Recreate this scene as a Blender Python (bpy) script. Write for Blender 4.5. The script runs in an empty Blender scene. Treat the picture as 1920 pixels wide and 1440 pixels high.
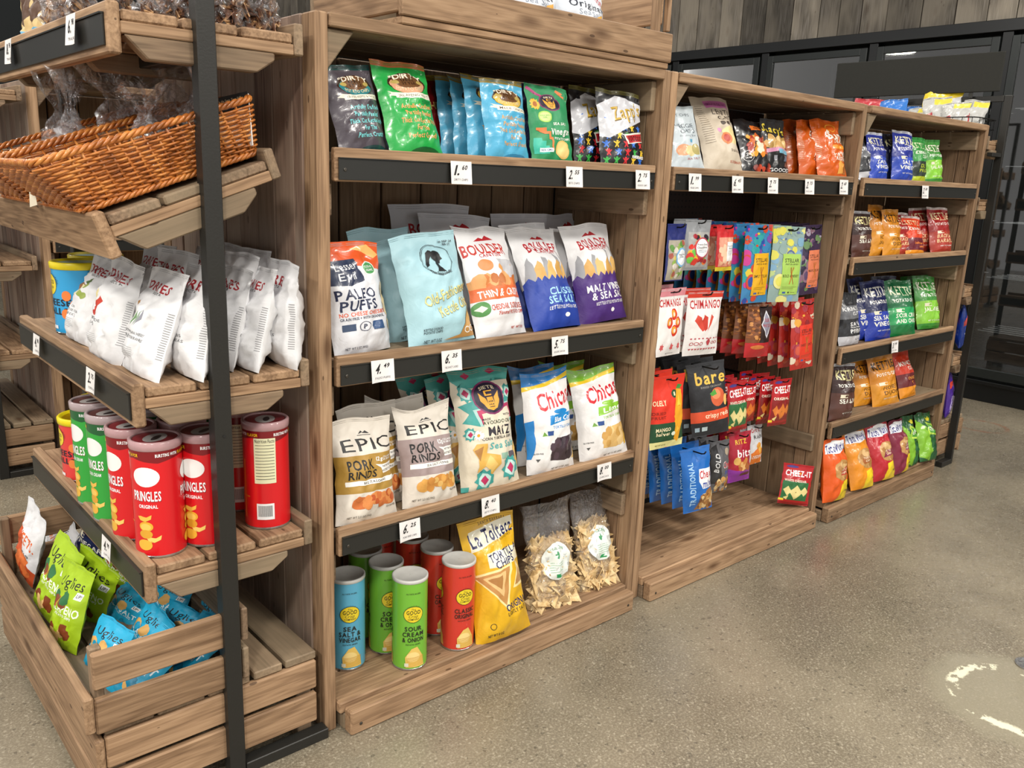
import bpy, bmesh, math, random
import numpy as np
from mathutils import Matrix, Vector
R = math.radians
scene = bpy.context.scene
col = scene.collection

# ------------------------------------------------------------------ camera, light, exposure
cam_data = bpy.data.cameras.new('camera')
cam = bpy.data.objects.new('camera', cam_data); col.objects.link(cam)
yaw, pitch, roll = R(41.511), R(13.723), R(2.252)
F = Vector((math.sin(yaw)*math.cos(pitch), math.cos(yaw)*math.cos(pitch), -math.sin(pitch)))
Rt = Vector((math.cos(yaw), -math.sin(yaw), 0)); U = Rt.cross(F)
R2 = math.cos(roll)*Rt + math.sin(roll)*U; U2 = -math.sin(roll)*Rt + math.cos(roll)*U
cam.matrix_world = Matrix(((R2.x, U2.x, -F.x, -1.029), (R2.y, U2.y, -F.y, -1.835), (R2.z, U2.z, -F.z, 1.5), (0, 0, 0, 1)))
cam_data.sensor_width = 36; cam_data.lens = 36*1598.9/1920; cam_data.clip_start = .05
scene.camera = cam
world = bpy.data.worlds.new('shop_ambience'); scene.world = world; world.use_nodes = True
world.node_tree.nodes['Background'].inputs[0].default_value = (.95, .93, .90, 1)
world.node_tree.nodes['Background'].inputs[1].default_value = .74
LAMPS = [(-2.2, -2.6, 105), (.6, -2.5, 75), (3.2, -2.2, 62), (-2.6, .9, 55), (-2.37, 5.43, 45), (4.7, -.6, 22), (.6, -5.0, 70), (3.6, -4.8, 60), (1.77, 1.5, 30), (3.05, .5, 18), (-3.6, -1.2, 120), (-.9, 3.0, 32), (.08, 1.6, 18)]
for i, (lx, ly, e) in enumerate(LAMPS):
    ld = bpy.data.lights.new('ceiling_lamp', 'AREA'); ld.shape = 'DISK'; ld.size = .55; ld.energy = e; ld.color = (1, .95, .87)
    lo = bpy.data.objects.new('ceiling_lamp', ld); col.objects.link(lo); lo.location = (lx, ly, 3.75)
vs = scene.view_settings
vs.view_transform = 'Standard'; vs.look = 'None'; vs.gamma = 1; vs.exposure = 0.06; vs.use_curve_mapping = False

# ------------------------------------------------------------------ helpers
def lin(h):
    if not isinstance(h, str): return h
    out = []
    for i in (0, 2, 4):
        v = int(h[i:i+2], 16)/255
        out.append(v/12.92 if v <= .04045 else ((v+.055)/1.055)**2.4)
    return tuple(out) + (1,)

class N:
    """tiny node-tree writer"""
    def __init__(s, name):
        s.m = bpy.data.materials.new(name); s.m.use_nodes = True
        s.t = s.m.node_tree; s.t.nodes.clear()
        s.out = s.t.nodes.new('ShaderNodeOutputMaterial'); s.b = s.n('ShaderNodeBsdfPrincipled')
        s.t.links.new(s.b.outputs[0], s.out.inputs[0])
    def n(s, typ, props=None, **ins):
        nd = s.t.nodes.new(typ)
        for k, v in (props or {}).items(): setattr(nd, k, v)
        for k, v in ins.items(): s.put(nd, k.replace('_', ' '), v)
        return nd
    def put(s, nd, key, v):
        sock = nd.inputs[int(key)] if key.isdigit() else nd.inputs[key]
        if isinstance(v, bpy.types.NodeSocket): s.t.links.new(v, sock)
        elif isinstance(v, bpy.types.Node): s.t.links.new(v.outputs[0], sock)
        else: sock.default_value = v
    def math(s, op, a, b=0.0, c=0.0):
        nd = s.t.nodes.new('ShaderNodeMath'); nd.operation = op
        for i, v in enumerate((a, b, c)): s.put(nd, str(i), v)
        return nd.outputs[0]
    def mix(s, f, a, b, mode='MIX'):
        nd = s.t.nodes.new('ShaderNodeMix'); nd.data_type = 'RGBA'; nd.blend_type = mode
        for k, v in ((0, f), (6, a), (7, b)):
            if isinstance(v, bpy.types.NodeSocket): s.t.links.new(v, nd.inputs[k])
            else: nd.inputs[k].default_value = v
        return nd.outputs[2]
    def ramp(s, f, stops):
        nd = s.t.nodes.new('ShaderNodeValToRGB'); s.t.links.new(f, nd.inputs[0])
        e = nd.color_ramp.elements
        while len(e) < len(stops): e.new(.5)
        for el, (p, c) in zip(e, stops): el.position = p; el.color = lin(c) if isinstance(c, str) else (c, c, c, 1)
        return nd.outputs[0]
    def sc(s, vec, x, y, z):
        nd = s.t.nodes.new('ShaderNodeVectorMath'); nd.operation = 'MULTIPLY'
        s.t.links.new(vec, nd.inputs[0]); nd.inputs[1].default_value = (x, y, z); return nd.outputs[0]
    def vadd(s, a, b):
        nd = s.t.nodes.new('ShaderNodeVectorMath'); nd.operation = 'ADD'
        s.t.links.new(a, nd.inputs[0]); s.t.links.new(b, nd.inputs[1]); return nd.outputs[0]
    def bump(s, h, strength, dist=.01):
        nd = s.n('ShaderNodeBump', Strength=strength, Distance=dist, Height=h)
        s.put(s.b, 'Normal', nd); return nd

def simple(name, c, rough=.5, metal=0.0, spec=.5, bumpy=0, bscale=60):
    w = N(name); w.put(w.b, 'Base Color', lin(c)); w.put(w.b, 'Roughness', rough); w.put(w.b, 'Metallic', metal)
    w.put(w.b, 'Specular IOR Level', spec)
    tc = w.n('ShaderNodeTexCoord'); nz = w.n('ShaderNodeTexNoise', Vector=tc.outputs['Object'], Scale=bscale, Detail=3.0)
    w.put(w.b, 'Base Color', w.mix(nz.outputs[0], tuple(v*.9 for v in lin(c)[:3])+(1,), tuple(min(1, v*1.08) for v in lin(c)[:3])+(1,)))
    if bumpy: w.bump(nz.outputs[0], bumpy, .002)
    return w.m

def wood(name, dark, mid, light, rough=.62, knots=1.0, vary=.35, gray=None):
    w = N(name)
    tc = w.n('ShaderNodeTexCoord'); oi = w.n('ShaderNodeObjectInfo')
    rnd = oi.outputs['Random']
    off = w.n('ShaderNodeCombineXYZ', X=w.math('MULTIPLY', rnd, 37.0), Y=w.math('MULTIPLY', rnd, 91.0), Z=w.math('MULTIPLY', rnd, 53.0))
    p = w.vadd(tc.outputs['Object'], off.outputs[0])
    g1 = w.n('ShaderNodeTexNoise', Vector=w.sc(p, .9, 22, 22), Scale=1.0, Detail=5.0, Roughness=.6, Distortion=.25)
    g2 = w.n('ShaderNodeTexNoise', Vector=w.sc(p, 5, 150, 150), Scale=1.0, Detail=3.0, Roughness=.6)
    big = w.n('ShaderNodeTexNoise', Vector=w.sc(p, 2.2, 5, 5), Scale=1.0, Detail=2.0)
    kv = w.n('ShaderNodeTexVoronoi', Vector=w.sc(p, 3.2, 9, 9), Scale=1.0, Randomness=1.0)
    kn = w.n('ShaderNodeMapRange', Value=kv.outputs['Distance'], From_Min=.05, From_Max=.2, To_Min=1.0, To_Max=0.0)
    kd = w.n('ShaderNodeTexVoronoi', Vector=w.sc(p, 7, 19, 19), Scale=1.0, Randomness=1.0)
    dots = w.math('LESS_THAN', kd.outputs['Distance'], .075)
    ring = w.math('MULTIPLY', w.math('SINE', w.math('MULTIPLY_ADD', g1.outputs[0], 34.0, w.math('MULTIPLY', kv.outputs['Distance'], 16.0))), .5)
    ring = w.math('ADD', ring, .5)
    f = w.math('ADD', w.math('MULTIPLY', g1.outputs[0], .38), w.math('ADD', w.math('MULTIPLY', ring, .10), w.math('MULTIPLY', g2.outputs[0], .47)))
    c = w.ramp(f, [(.27, dark), (.5, mid), (.73, light)])
    if gray: c = w.mix(w.math('MULTIPLY', w.ramp(big.outputs[0], [(.4, 0.0), (.62, 1.0)]), .75), c, lin(gray))
    c = w.mix(w.math('MULTIPLY', kn.outputs[0], .75*knots), c, lin('4a2f1c'))
    c = w.mix(w.math('MULTIPLY', dots, .7*min(1, knots+.2)), c, lin('3a2618'))
    tone = w.math('ADD', w.math('MULTIPLY', rnd, vary), 1-vary/2)
    tone = w.math('MULTIPLY', tone, w.math('MULTIPLY_ADD', big.outputs[0], .5, .75))
    cmb = w.n('ShaderNodeCombineXYZ', X=tone, Y=tone, Z=tone)
    c = w.mix(1.0, c, cmb.outputs[0], 'MULTIPLY')
    w.put(w.b, 'Base Color', c); w.put(w.b, 'Roughness', rough)
    w.put(w.b, 'Specular IOR Level', .25)
    w.bump(f, .35, .0012)
    return w.m

M = {}
M['pine'] = wood('stained_pine', '664d38', '9b7d60', 'b79878')
M['pine_dark'] = wood('aged_pine', '4f3f2f', '87705a', 'a48b6e', gray='857660')
M['barn'] = wood('weathered_brown_planks', '58433a', '977d6d', 'b99f8d', gray='a39282', vary=.35, knots=.5)
M['bayback'] = wood('brown_back_planks', '5c4835', '94775c', 'b0947a', gray='86725a', vary=.4, knots=.6)
M['graybarn'] = wood('grey_reclaimed_planks', '3f3a33', '716a60', '98918a', gray='8f8678', vary=.9, knots=.4)
M['black'] = simple('black_painted_steel', '2b2a27', .42, .3, bumpy=.15, bscale=200)
M['rail'] = simple('black_price_rail_plastic', '22221f', .38)
M['blackgloss'] = simple('black_aluminium_frame', '0c0e0f', .3, .2)
M['doorframe'] = simple('charcoal_door_frame', '232726', .3, .3)
M['signgray'] = simple('dark_grey_panel', '2f2f2c', .8, 0, .15)
M['screw'] = simple('steel_screw', '5a5650', .35, .9)
M['silver'] = simple('metal_rim', 'b9b9b9', .25, .9)
M['paper'] = simple('white_card', 'e9e6e4', .6)
M['cavity'] = simple('dark_interior', '161513', .8)
M['shelfwire'] = simple('black_wire', '161616', .35, .5)

w = N('concrete_floor')
tc = w.n('ShaderNodeTexCoord'); P = tc.outputs['Object']
n1 = w.n('ShaderNodeTexNoise', Vector=P, Scale=1.1, Detail=6.0, Roughness=.6); n2 = w.n('ShaderNodeTexNoise', Vector=P, Scale=9.0, Detail=6.0, Roughness=.7)
v1 = w.n('ShaderNodeTexVoronoi', Vector=P, Scale=190.0); v2 = w.n('ShaderNodeTexVoronoi', Vector=P, Scale=120.0)
n3 = w.n('ShaderNodeTexNoise', Vector=P, Scale=150.0, Detail=4.0, Roughness=.7)
c = w.ramp(n1.outputs[0], [(.36, '554e43'), (.5, '6f6656'), (.64, '8c826f')])
c = w.mix(w.math('MULTIPLY', n2.outputs[0], .55), c, lin('756b5b'))
grit = w.ramp(n3.outputs[0], [(.47, 0.0), (.6, 1.0)])
c = w.mix(w.math('MULTIPLY', grit, .5), c, lin('a79e89'))
rag = w.ramp(v1.outputs['Color'], [(.0, 0.0), (.8, 0.0), (.86, 1.0)])
c = w.mix(w.math('MULTIPLY', rag, .42), c, lin('bdb4a0'))
dk = w.ramp(v2.outputs['Color'], [(.0, 1.0), (.1, 1.0), (.14, 0.0)])
c = w.mix(w.math('MULTIPLY', dk, .45), c, lin('3d3831'))
def dist_to(x, y, wob):
    nd = w.t.nodes.new('ShaderNodeVectorMath'); nd.operation = 'DISTANCE'; w.t.links.new(P, nd.inputs[0]); nd.inputs[1].default_value = (x, y, 0)
    return w.math('ADD', nd.outputs['Value'], w.math('MULTIPLY', w.math('SUBTRACT', n2.outputs[0], .5), wob))
d1 = dist_to(1.70, -1.15, .10)
patch = w.ramp(d1, [(.23, 1.0), (.29, 0.0)])
c = w.mix(w.math('MULTIPLY', patch, .75), c, lin('8f8874'))
edge = w.math('MULTIPLY', w.ramp(d1, [(.165, 0.0), (.175, 1.0), (.2, 1.0), (.207, 0.0)]), w.ramp(n2.outputs[0], [(.49, 0.0), (.52, 1.0)]))
c = w.mix(w.math('MULTIPLY', edge, .9), c, lin('e6e2c6'))
d2 = dist_to(4.95, .19, .03)
ring = w.math('MULTIPLY', w.math('MULTIPLY', w.ramp(d2, [(.13, 0.0), (.145, 1.0), (.16, 1.0), (.17, 0.0)]), w.ramp(n2.outputs[0], [(.42, 0.0), (.55, 1.0)])), .6)
c = w.mix(ring, c, lin('8a4f33'))
w.put(w.b, 'Base Color', c)
rr = w.math('ADD', w.math('MULTIPLY', n2.outputs[0], .3), .12)
w.put(w.b, 'Roughness', w.math('SUBTRACT', rr, w.math('MULTIPLY', patch, .12))); w.put(w.b, 'Specular IOR Level', .55)
w.bump(w.math('ADD', n3.outputs[0], w.math('MULTIPLY', n2.outputs[0], .6)), .12, .002)
M['floor'] = w.m

def film(name, rough, coat=0, bumpy=.25, metal=0):
    w = N(name); at = w.n('ShaderNodeAttribute', dict(attribute_name='Col'))
    tc = w.n('ShaderNodeTexCoord')
    nz = w.n('ShaderNodeTexNoise', Vector=tc.outputs['Object'], Scale=38.0, Detail=2.0, Distortion=1.5)
    w.put(w.b, 'Base Color', at.outputs['Color']); w.put(w.b, 'Roughness', rough); w.put(w.b, 'Metallic', metal)
    w.put(w.b, 'Coat Weight', coat); w.put(w.b, 'Coat Roughness', .12)
    if bumpy: w.bump(nz.outputs[0], bumpy, .004)
    return w.m
M['gloss'] = film('glossy_printed_film', .3, .35)
M['matte'] = film('matte_printed_film', .48, 0, .2)
M['print'] = film('printed_tube', .3, .2, 0)
M['metallic'] = film('metallic_printed_film', .32, .2, .25, .45)
w = N('clear_cellophane')
w.t.nodes.remove(w.b)
tc = w.n('ShaderNodeTexCoord'); nz = w.n('ShaderNodeTexNoise', Vector=tc.outputs['Object'], Scale=30.0, Detail=3.0, Distortion=2.5)
bp = w.n('ShaderNodeBump', Strength=1.0, Distance=.02, Height=nz.outputs[0])
gl = w.n('ShaderNodeBsdfGlossy', Color=(1, 1, 1, 1), Roughness=.1, Normal=bp.outputs[0]); tr = w.n('ShaderNodeBsdfTransparent', Color=(.96, .96, .97, 1))
lw = w.n('ShaderNodeLayerWeight', Blend=.35, Normal=bp.outputs[0])
mx = w.n('ShaderNodeMixShader', **{'0': w.math('ADD', w.math('MULTIPLY', lw.outputs['Facing'], .45), .08)})
df = w.n('ShaderNodeBsdfDiffuse', Color=(.9, .9, .92, 1)); m0 = w.n('ShaderNodeMixShader', **{'0': .05}); w.t.links.new(tr.outputs[0], m0.inputs[1]); w.t.links.new(df.outputs[0], m0.inputs[2])  # white diffuse share puts a bright haze into the film's colour
w.t.links.new(m0.outputs[0], mx.inputs[1]); w.t.links.new(gl.outputs[0], mx.inputs[2]); w.t.links.new(mx.outputs[0], w.out.inputs[0])
M['cello'] = w.m
w = N('cooler_glass'); w.t.nodes.remove(w.b)
gl = w.n('ShaderNodeBsdfGlossy', Color=(1, 1, 1, 1), Roughness=.02); tr = w.n('ShaderNodeBsdfTransparent', Color=(.8, .84, .84, 1))
fr = w.n('ShaderNodeFresnel', IOR=1.6); mx = w.n('ShaderNodeMixShader', **{'0': w.math('ADD', fr.outputs[0], .05)})
w.t.links.new(tr.outputs[0], mx.inputs[1]); w.t.links.new(gl.outputs[0], mx.inputs[2]); w.t.links.new(mx.outputs[0], w.out.inputs[0])
M['glass'] = w.m
w = N('honey_wicker')
tc = w.n('ShaderNodeTexCoord'); nz = w.n('ShaderNodeTexNoise', Vector=tc.outputs['Object'], Scale=24.0, Detail=4.0)
w.put(w.b, 'Base Color', w.ramp(nz.outputs[0], [(.3, '7d4214'), (.5, 'b3692a'), (.7, 'cf8a42')])); w.put(w.b, 'Roughness', .38); w.put(w.b, 'Coat Weight', .3)
M['wicker'] = w.m
w = N('peg_board')
tc = w.n('ShaderNodeTexCoord')
fr = w.n('ShaderNodeVectorMath', dict(operation='FRACTION')); w.t.links.new(w.sc(tc.outputs['Object'], 39.4, 39.4, 39.4), fr.inputs[0])
sp = w.n('ShaderNodeSeparateXYZ', Vector=fr.outputs[0])
dx = w.math('SUBTRACT', sp.outputs[0], .5); dz = w.math('SUBTRACT', sp.outputs[1], .5)
dd = w.math('ADD', w.math('MULTIPLY', dx, dx), w.math('MULTIPLY', dz, dz))
w.put(w.b, 'Base Color', w.mix(w.math('LESS_THAN', dd, .03), lin('35221d'), lin('0a0605'))); w.put(w.b, 'Roughness', .5)
M['pegboard'] = w.m
w = N('corn_chips'); tc = w.n('ShaderNodeTexCoord')
nz = w.n('ShaderNodeTexNoise', Vector=tc.outputs['Object'], Scale=30.0, Detail=4.0)
w.put(w.b, 'Base Color', w.ramp(nz.outputs[0], [(.3, 'b8935c'), (.5, 'd9bb88'), (.7, 'ead4a8')])); w.put(w.b, 'Roughness', .8)
M['chips'] = w.m
w = N('brown_snacks'); tc = w.n('ShaderNodeTexCoord')
nz = w.n('ShaderNodeTexNoise', Vector=tc.outputs['Object'], Scale=55.0, Detail=3.0)
w.put(w.b, 'Base Color', w.ramp(nz.outputs[0], [(.35, '2a1912'), (.5, '6b4631'), (.68, 'c9a070')])); w.put(w.b, 'Roughness', .6)
M['snacks'] = w.m

def tag(o, label=None, cat=None, group=None, kind=None):
    if label: o['label'] = label
    if cat: o['category'] = cat
    if group: o['group'] = group
    if kind: o['kind'] = kind
    return o
def link(name, me, parent=None, loc=(0, 0, 0), rot=None):
    o = bpy.data.objects.new(name, me); col.objects.link(o); o.location = loc
    if rot is not None: o.rotation_euler = rot
    if parent is not None: o.parent = parent
    return o
def empty(name, loc, rot=(0, 0, 0)):
    o = link(name, None, None, loc, rot); o.empty_display_size = .1; return o
def mesh(name, verts, faces, mat, smooth=False):
    me = bpy.data.meshes.new(name); me.from_pydata([tuple(v) for v in verts], [], [tuple(f) for f in faces]); me.update()
    me.materials.append(mat)
    if smooth: me.polygons.foreach_set('use_smooth', [True]*len(me.polygons))
    return me
_box = {}
def box_mesh(l, d, h, mat, ch=.003):
    """chamfered board, centred, grain along local X"""
    k = (round(l, 3), round(d, 3), round(h, 3), mat, ch)
    if k in _box: return _box[k]
    a, b, c_ = l/2, d/2, h/2; e = min(ch, a*.4, b*.4, c_*.4)
    bm = bmesh.new(); bmesh.ops.create_cube(bm, size=1)
    for v in bm.verts: v.co = Vector((v.co.x*l, v.co.y*d, v.co.z*h))
    if e > .0005: bmesh.ops.bevel(bm, geom=bm.edges[:], offset=e, segments=1, affect='EDGES')
    me = bpy.data.meshes.new('board'); bm.to_mesh(me); bm.free(); me.materials.append(M[mat]); _box[k] = me
    return me
def board(name, parent, x0, x1, y0, y1, z0, z1, mat='pine', axis=None, ch=.003):
    """box in the parent's space; grain runs along its longest side (or AXIS)"""
    L = (x1-x0, y1-y0, z1-z0); c_ = ((x0+x1)/2, (y0+y1)/2, (z0+z1)/2)
    ax = axis or 'xyz'[max(range(3), key=lambda i: L[i])]
    if ax == 'x': me, rot = box_mesh(L[0], L[1], L[2], mat, ch), (0, 0, 0)
    elif ax == 'y': me, rot = box_mesh(L[1], L[0], L[2], mat, ch), (0, 0, R(90))
    else: me, rot = box_mesh(L[2], L[1], L[0], mat, ch), (0, R(90), 0)
    return link(name, me, parent, c_, rot)
def prism(name, parent, pts, y0, y1, mat='pine', along='y', bev=True):
    """polygon in XZ extruded along y (or polygon in YZ extruded along x)"""
    n = len(pts)
    if along == 'y': v = [(p[0], y0, p[1]) for p in pts] + [(p[0], y1, p[1]) for p in pts]
    else: v = [(y0, p[0], p[1]) for p in pts] + [(y1, p[0], p[1]) for p in pts]
    f = [tuple(range(n)), tuple(range(2*n-1, n-1, -1))] + [(i, i+n, (i+1) % n+n, (i+1) % n) for i in range(n)]
    c_ = np.mean(np.array(v), axis=0)
    bm = bmesh.new(); vs_ = [bm.verts.new(Vector(p)-Vector(c_)) for p in v]
    for q in f: bm.faces.new([vs_[i] for i in q])
    bmesh.ops.recalc_face_normals(bm, faces=bm.faces[:])
    if bev: bmesh.ops.bevel(bm, geom=bm.edges[:], offset=.003, segments=1, affect='EDGES')
    me = bpy.data.meshes.new(name)
    if along == 'x': bm.transform(Matrix.Rotation(R(-90), 4, 'Z'))
    bm.to_mesh(me); bm.free(); me.materials.append(M[mat])
    return link(name, me, parent, tuple(c_), (0, 0, R(90)) if along == 'x' else None)
def tube(pts, r, seg=6, closed=False):
    pts = [Vector(p) for p in pts]; n = len(pts); V = []; Fc = []
    up = None
    for i, p in enumerate(pts):
        a = pts[(i-1) % n] if (i or closed) else p; b = pts[(i+1) % n] if (i < n-1 or closed) else p
        t = (b-a).normalized()
        if up is None: up = Vector((0, 0, 1)) if abs(t.z) < .9 else Vector((1, 0, 0))
        s = t.cross(up).normalized(); u2 = s.cross(t).normalized(); up = u2
        rr = r[i] if hasattr(r, '__len__') else r
        for k in range(seg):
            an = 2*math.pi*k/seg; V.append(p+s*math.cos(an)*rr+u2*math.sin(an)*rr)
    for i in range(n if closed else n-1):
        j = (i+1) % n
        for k in range(seg): Fc.append((i*seg+k, i*seg+(k+1) % seg, j*seg+(k+1) % seg, j*seg+k))
    if not closed: Fc += [tuple(range(seg-1, -1, -1)), tuple((n-1)*seg+k for k in range(seg))]
    return V, Fc
def merge(parts):
    V, Fc = [], []
    for v, f in parts:
        o = len(V); V += list(v); Fc += [tuple(i+o for i in q) for q in f]
    return V, Fc
def lathe(prof, seg=32, cap=True):
    V = []; Fc = []
    for r_, z in prof:
        for k in range(seg):
            a = 2*math.pi*k/seg; V.append((r_*math.cos(a), r_*math.sin(a), z))
    for i in range(len(prof)-1):
        for k in range(seg): Fc.append((i*seg+k, i*seg+(k+1) % seg, (i+1)*seg+(k+1) % seg, (i+1)*seg+k))
    if cap:
        Fc.append(tuple(range(seg-1, -1, -1))); Fc.append(tuple((len(prof)-1)*seg+k for k in range(seg)))
    return V, Fc

# ------------------------------------------------------------------ the setting
rnd = random.Random(7)
fl = link('floor', mesh('floor', [(-7, -7, 0), (5.72, -7, 0), (5.72, 15, 0), (-7, 15, 0)], [(0, 1, 2, 3)], M['floor'])); tag(fl, kind='structure')
wall = empty('wall_back', (5.7, 0, 0)); tag(wall, kind='structure')
y = -4.0; i = 0
while y < 15:
    wd = rnd.uniform(.17, .27)
    board('plank', wall, -.01+rnd.uniform(-.006, .006), .02, y, y+wd-.006, 2.68, 6.2, 'graybarn', 'z'); y += wd
tag(link('wall_core', mesh('wall_core', [(0, -7, 0), (0, 15, 0), (0, 15, 6.2), (0, -7, 6.2)], [(0, 1, 2, 3)], M['cavity']), None, (6.6, 0, 0)), kind='structure')

tag(link('wall_far', mesh('wall_far', [(-7, 15, 0), (5.7, 15, 0), (5.7, 15, 6.2), (-7, 15, 6.2)], [(0, 1, 2, 3)], simple('dark_far_wall', '2b2f30', .7))), kind='structure')
# glass-door cooler along the far wall
cool = empty('glass_door_cooler', (5.68, 0, 0)); tag(cool, 'black framed cooler with tall glass doors along the far grey plank wall', 'cooler')
board('header_rail', cool, -.03, .12, -4, 7.2, 2.6, 2.68, 'blackgloss', 'y'); board('kick_plate', cool, .0, .1, -4, 7.2, 0, .13, 'blackgloss', 'y')
board('sill_rail', cool, -.03, .1, -4, 7.2, .13, .16, 'blackgloss', 'y')
for k in range(-4, 7):
    y0 = .70+k*.965
    board('mullion', cool, -.01, .1, y0-.035, y0+.035, .16, 2.6, 'blackgloss', 'z')
    d = empty('glass_door', (-.0, y0+.04, .0)); d.parent = cool
    for a in ((0, .055, .18, 2.57), (.83, .885, .18, 2.57)): board('door_stile', d, -.03, .0, a[0], a[1], a[2], a[3], 'doorframe', 'z')
    board('door_rail', d, -.03, .0, .055, .83, 2.515, 2.57, 'doorframe', 'y'); board('door_rail', d, -.03, .0, .055, .83, .18, .25, 'doorframe', 'y')
    link('glass_pane', mesh('pane', [(-.014, .055, .25), (-.014, .83, .25), (-.014, .83, 2.515), (-.014, .055, 2.515)], [(0, 1, 2, 3)], M['glass']), d)
    for z in (.5, .9, 1.3, 1.7, 2.1):
        for q in range(6): pass
        v, f = merge([tube([(.16+q*.1, .03, z), (.16+q*.1, .86, z)], .004, 4) for q in range(5)] + [tube([(.15, .03+q*.12, z), (.58, .03+q*.12, z)], .003, 4) for q in range(8)])
        link('wire_shelf', mesh('wire_shelf', v, f, M['silver']), d)
for k in range(-1, 3):
    y0 = .78+k*.965
    board('upright_tube', cool, .3, .33, y0+.4, y0+.43, .2, 2.5, 'signgray', 'z')
cf = empty('dark_cooler_floor', (0, 0, 0)); bpy.data.objects.remove(cf)
link('interior_floor', mesh('cooler_floor', [(.1, -4, .15), (.9, -4, .15), (.9, 7.2, .15), (.1, 7.2, .15)], [(0, 1, 2, 3)], M['cavity']), cool)

# ------------------------------------------------------------------ wooden shelf bays
def screw(parent, x, y, z):
    if not hasattr(screw, 'me'):
        v, f = lathe([(.0045, 0), (.0045, .0015), (.003, .0025)], 10); v = [(a, -c_, b) for a, b, c_ in v]
        screw.me = mesh('screw', v, f, M['screw'])
    return link('screw', screw.me, parent, (x, y, z))
def bay_shelf(bay, x0, x1, T):
    s = empty('shelf', (x0, 0, T)); s.parent = bay; W = x1-x0
    board('front_lip', s, .012, W-.012, -.002, .018, -.078, 0, 'pine')
    board('price_rail', s, .02, W-.02, -.0075, -.0025, -.074, -.024, 'rail', 'x', .0012); board('rail_edge', s, .02, W-.02, -.011, -.0025, -.0245, -.0225, 'rail', 'x', 0)
    screw(s, .036, -.0075, -.05); screw(s, W-.036, -.0075, -.05)
    ys = [.02, .165, .31, .455]
    for a, b in zip(ys, ys[1:]): board('slat', s, .003, W-.003, a+.002, b-.004, -.032, -.011, 'pine_dark')
    for xx, sg in ((0, 1), (W-.022, 1)): board('support_board', s, xx+.001, xx+.021, .03, .44, -.16, -.082 if xx else -.082, 'pine_dark')
    return s
def make_bay(name_label, ox, oy, W, shelves, kick, posts=(True, True), back='bayback', kickdy=0.0, group=None, low_support=True):
    """W = clear width between the posts; local x=0 is the left inner face"""
    b = empty('shelf_bay', (ox, oy, 0)); tag(b, name_label, 'shelf unit', group)
    H = 1.842; t = .034
    if posts[0]: board('post', b, -t+.001, 0, 0, .067, 0, H, 'pine', 'z', .004)
    if posts[1]: board('post', b, W, W+t-.001, 0, .067, 0, H, 'pine', 'z', .004)
    ys = [.068, .125, .25, .375, .478]
    for side in (0, 1):
        for k, (a, c_) in enumerate(zip(ys, ys[1:])):
            xa = -.016 if side == 0 else W+.001
            dx = rnd.uniform(0, .003)
            board('side_plank', b, xa+dx, xa+.014+dx, a+.0015, c_-.0015, .004, H-.004, 'bayback' if side else 'pine_dark', 'z')
    # planks, with a dark sheet added behind to stop light leaking through gaps
    n = 8; pw = W/n
    if back == 'pegboard':
        v = [(0, 0, 0), (W, 0, 0), (W, H-.35, 0), (0, H-.35, 0)]
        link('peg_board', mesh('peg_board', v, [(0, 1, 2, 3)], M['pegboard']), b, (0, .47, .32), (R(90), 0, 0))
        for k in range(n): board('back_plank', b, k*pw+.003, (k+1)*pw-.003, .474, .49, .1, .5, 'bayback', 'z')
    else:
        for k in range(n): board('back_plank', b, k*pw+.003, (k+1)*pw-.003, .474+rnd.uniform(0, .003), .49, .06, H-.03, 'bayback', 'z')
    board('light_stop_sheet', b, -.02, W+.02, .492, .497, .02, H-.01, 'cavity', 'x', 0)
    # roof
    board('roof_edge', b, .002, W-.002, -.004, .03, H-.03, H, 'pine')
    for a, c_ in ((.032, .17), (.172, .32), (.322, .475)): board('roof_board', b, .002, W-.002, a, c_-.003, H-.027, H-.004, 'pine_dark')
    prism('corner_brace', b, [(.001, H-.032), (.075, H-.032), (.001, H-.125)], .012, .44, 'pine_dark')
    board('roof_support', b, W-.022, W-.001, .03, .44, H-.125, H-.034, 'pine_dark')
    for T in shelves: bay_shelf(b, 0, W, T)
    if low_support: board('support_board', b, W-.022, W-.001, .03, .46, .335, .412, 'pine_dark')
    # plinth
    k0, k1 = kick
    board('kick_board', b, k0, k1, -.056+kickdy, -.018+kickdy, 0, .073, 'pine', 'x', .005)
    for a, c_ in ((-.017+kickdy, .13), (.13, .29), (.29, .472)): board('floor_board', b, max(k0-.02, .002), min(k1+.02, W-.002) if a > 0 else k1, a+.002, c_-.003, .05, .084, 'pine', 'x', .004)
    board('plinth_side', b, k0, k0+.02, -.017+kickdy, .4, 0, .05, 'pine_dark')
    for zz in (.05,):
        screw(b, k0+.03, -.056+kickdy, .03); screw(b, k1-.03, -.056+kickdy, .03)
    return b
SH = (1.549, 1.047, .587)
bay1 = make_bay('tall brown pine shelf bay with three price rails beside the snack rack', 0, 0, 1.187, SH, (.013, 1.169))
bay2 = make_bay('brown pine bay with dark pegboard back and hanging pouches on black hooks', 1.257, 0, 1.212, SH[:1], (.004, 1.161), back='pegboard')
bay3 = make_bay('rightmost brown pine shelf bay with four stocked shelves', 2.538, 0, 1.209, (1.549, 1.21, .808, .46), (-.03, 1.082), posts=(False, True), kickdy=-.008, low_support=False)
board('post', bay3, -.033, -.001, .03, .095, 0, 1.835, 'pine_dark', 'z', .004)

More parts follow.
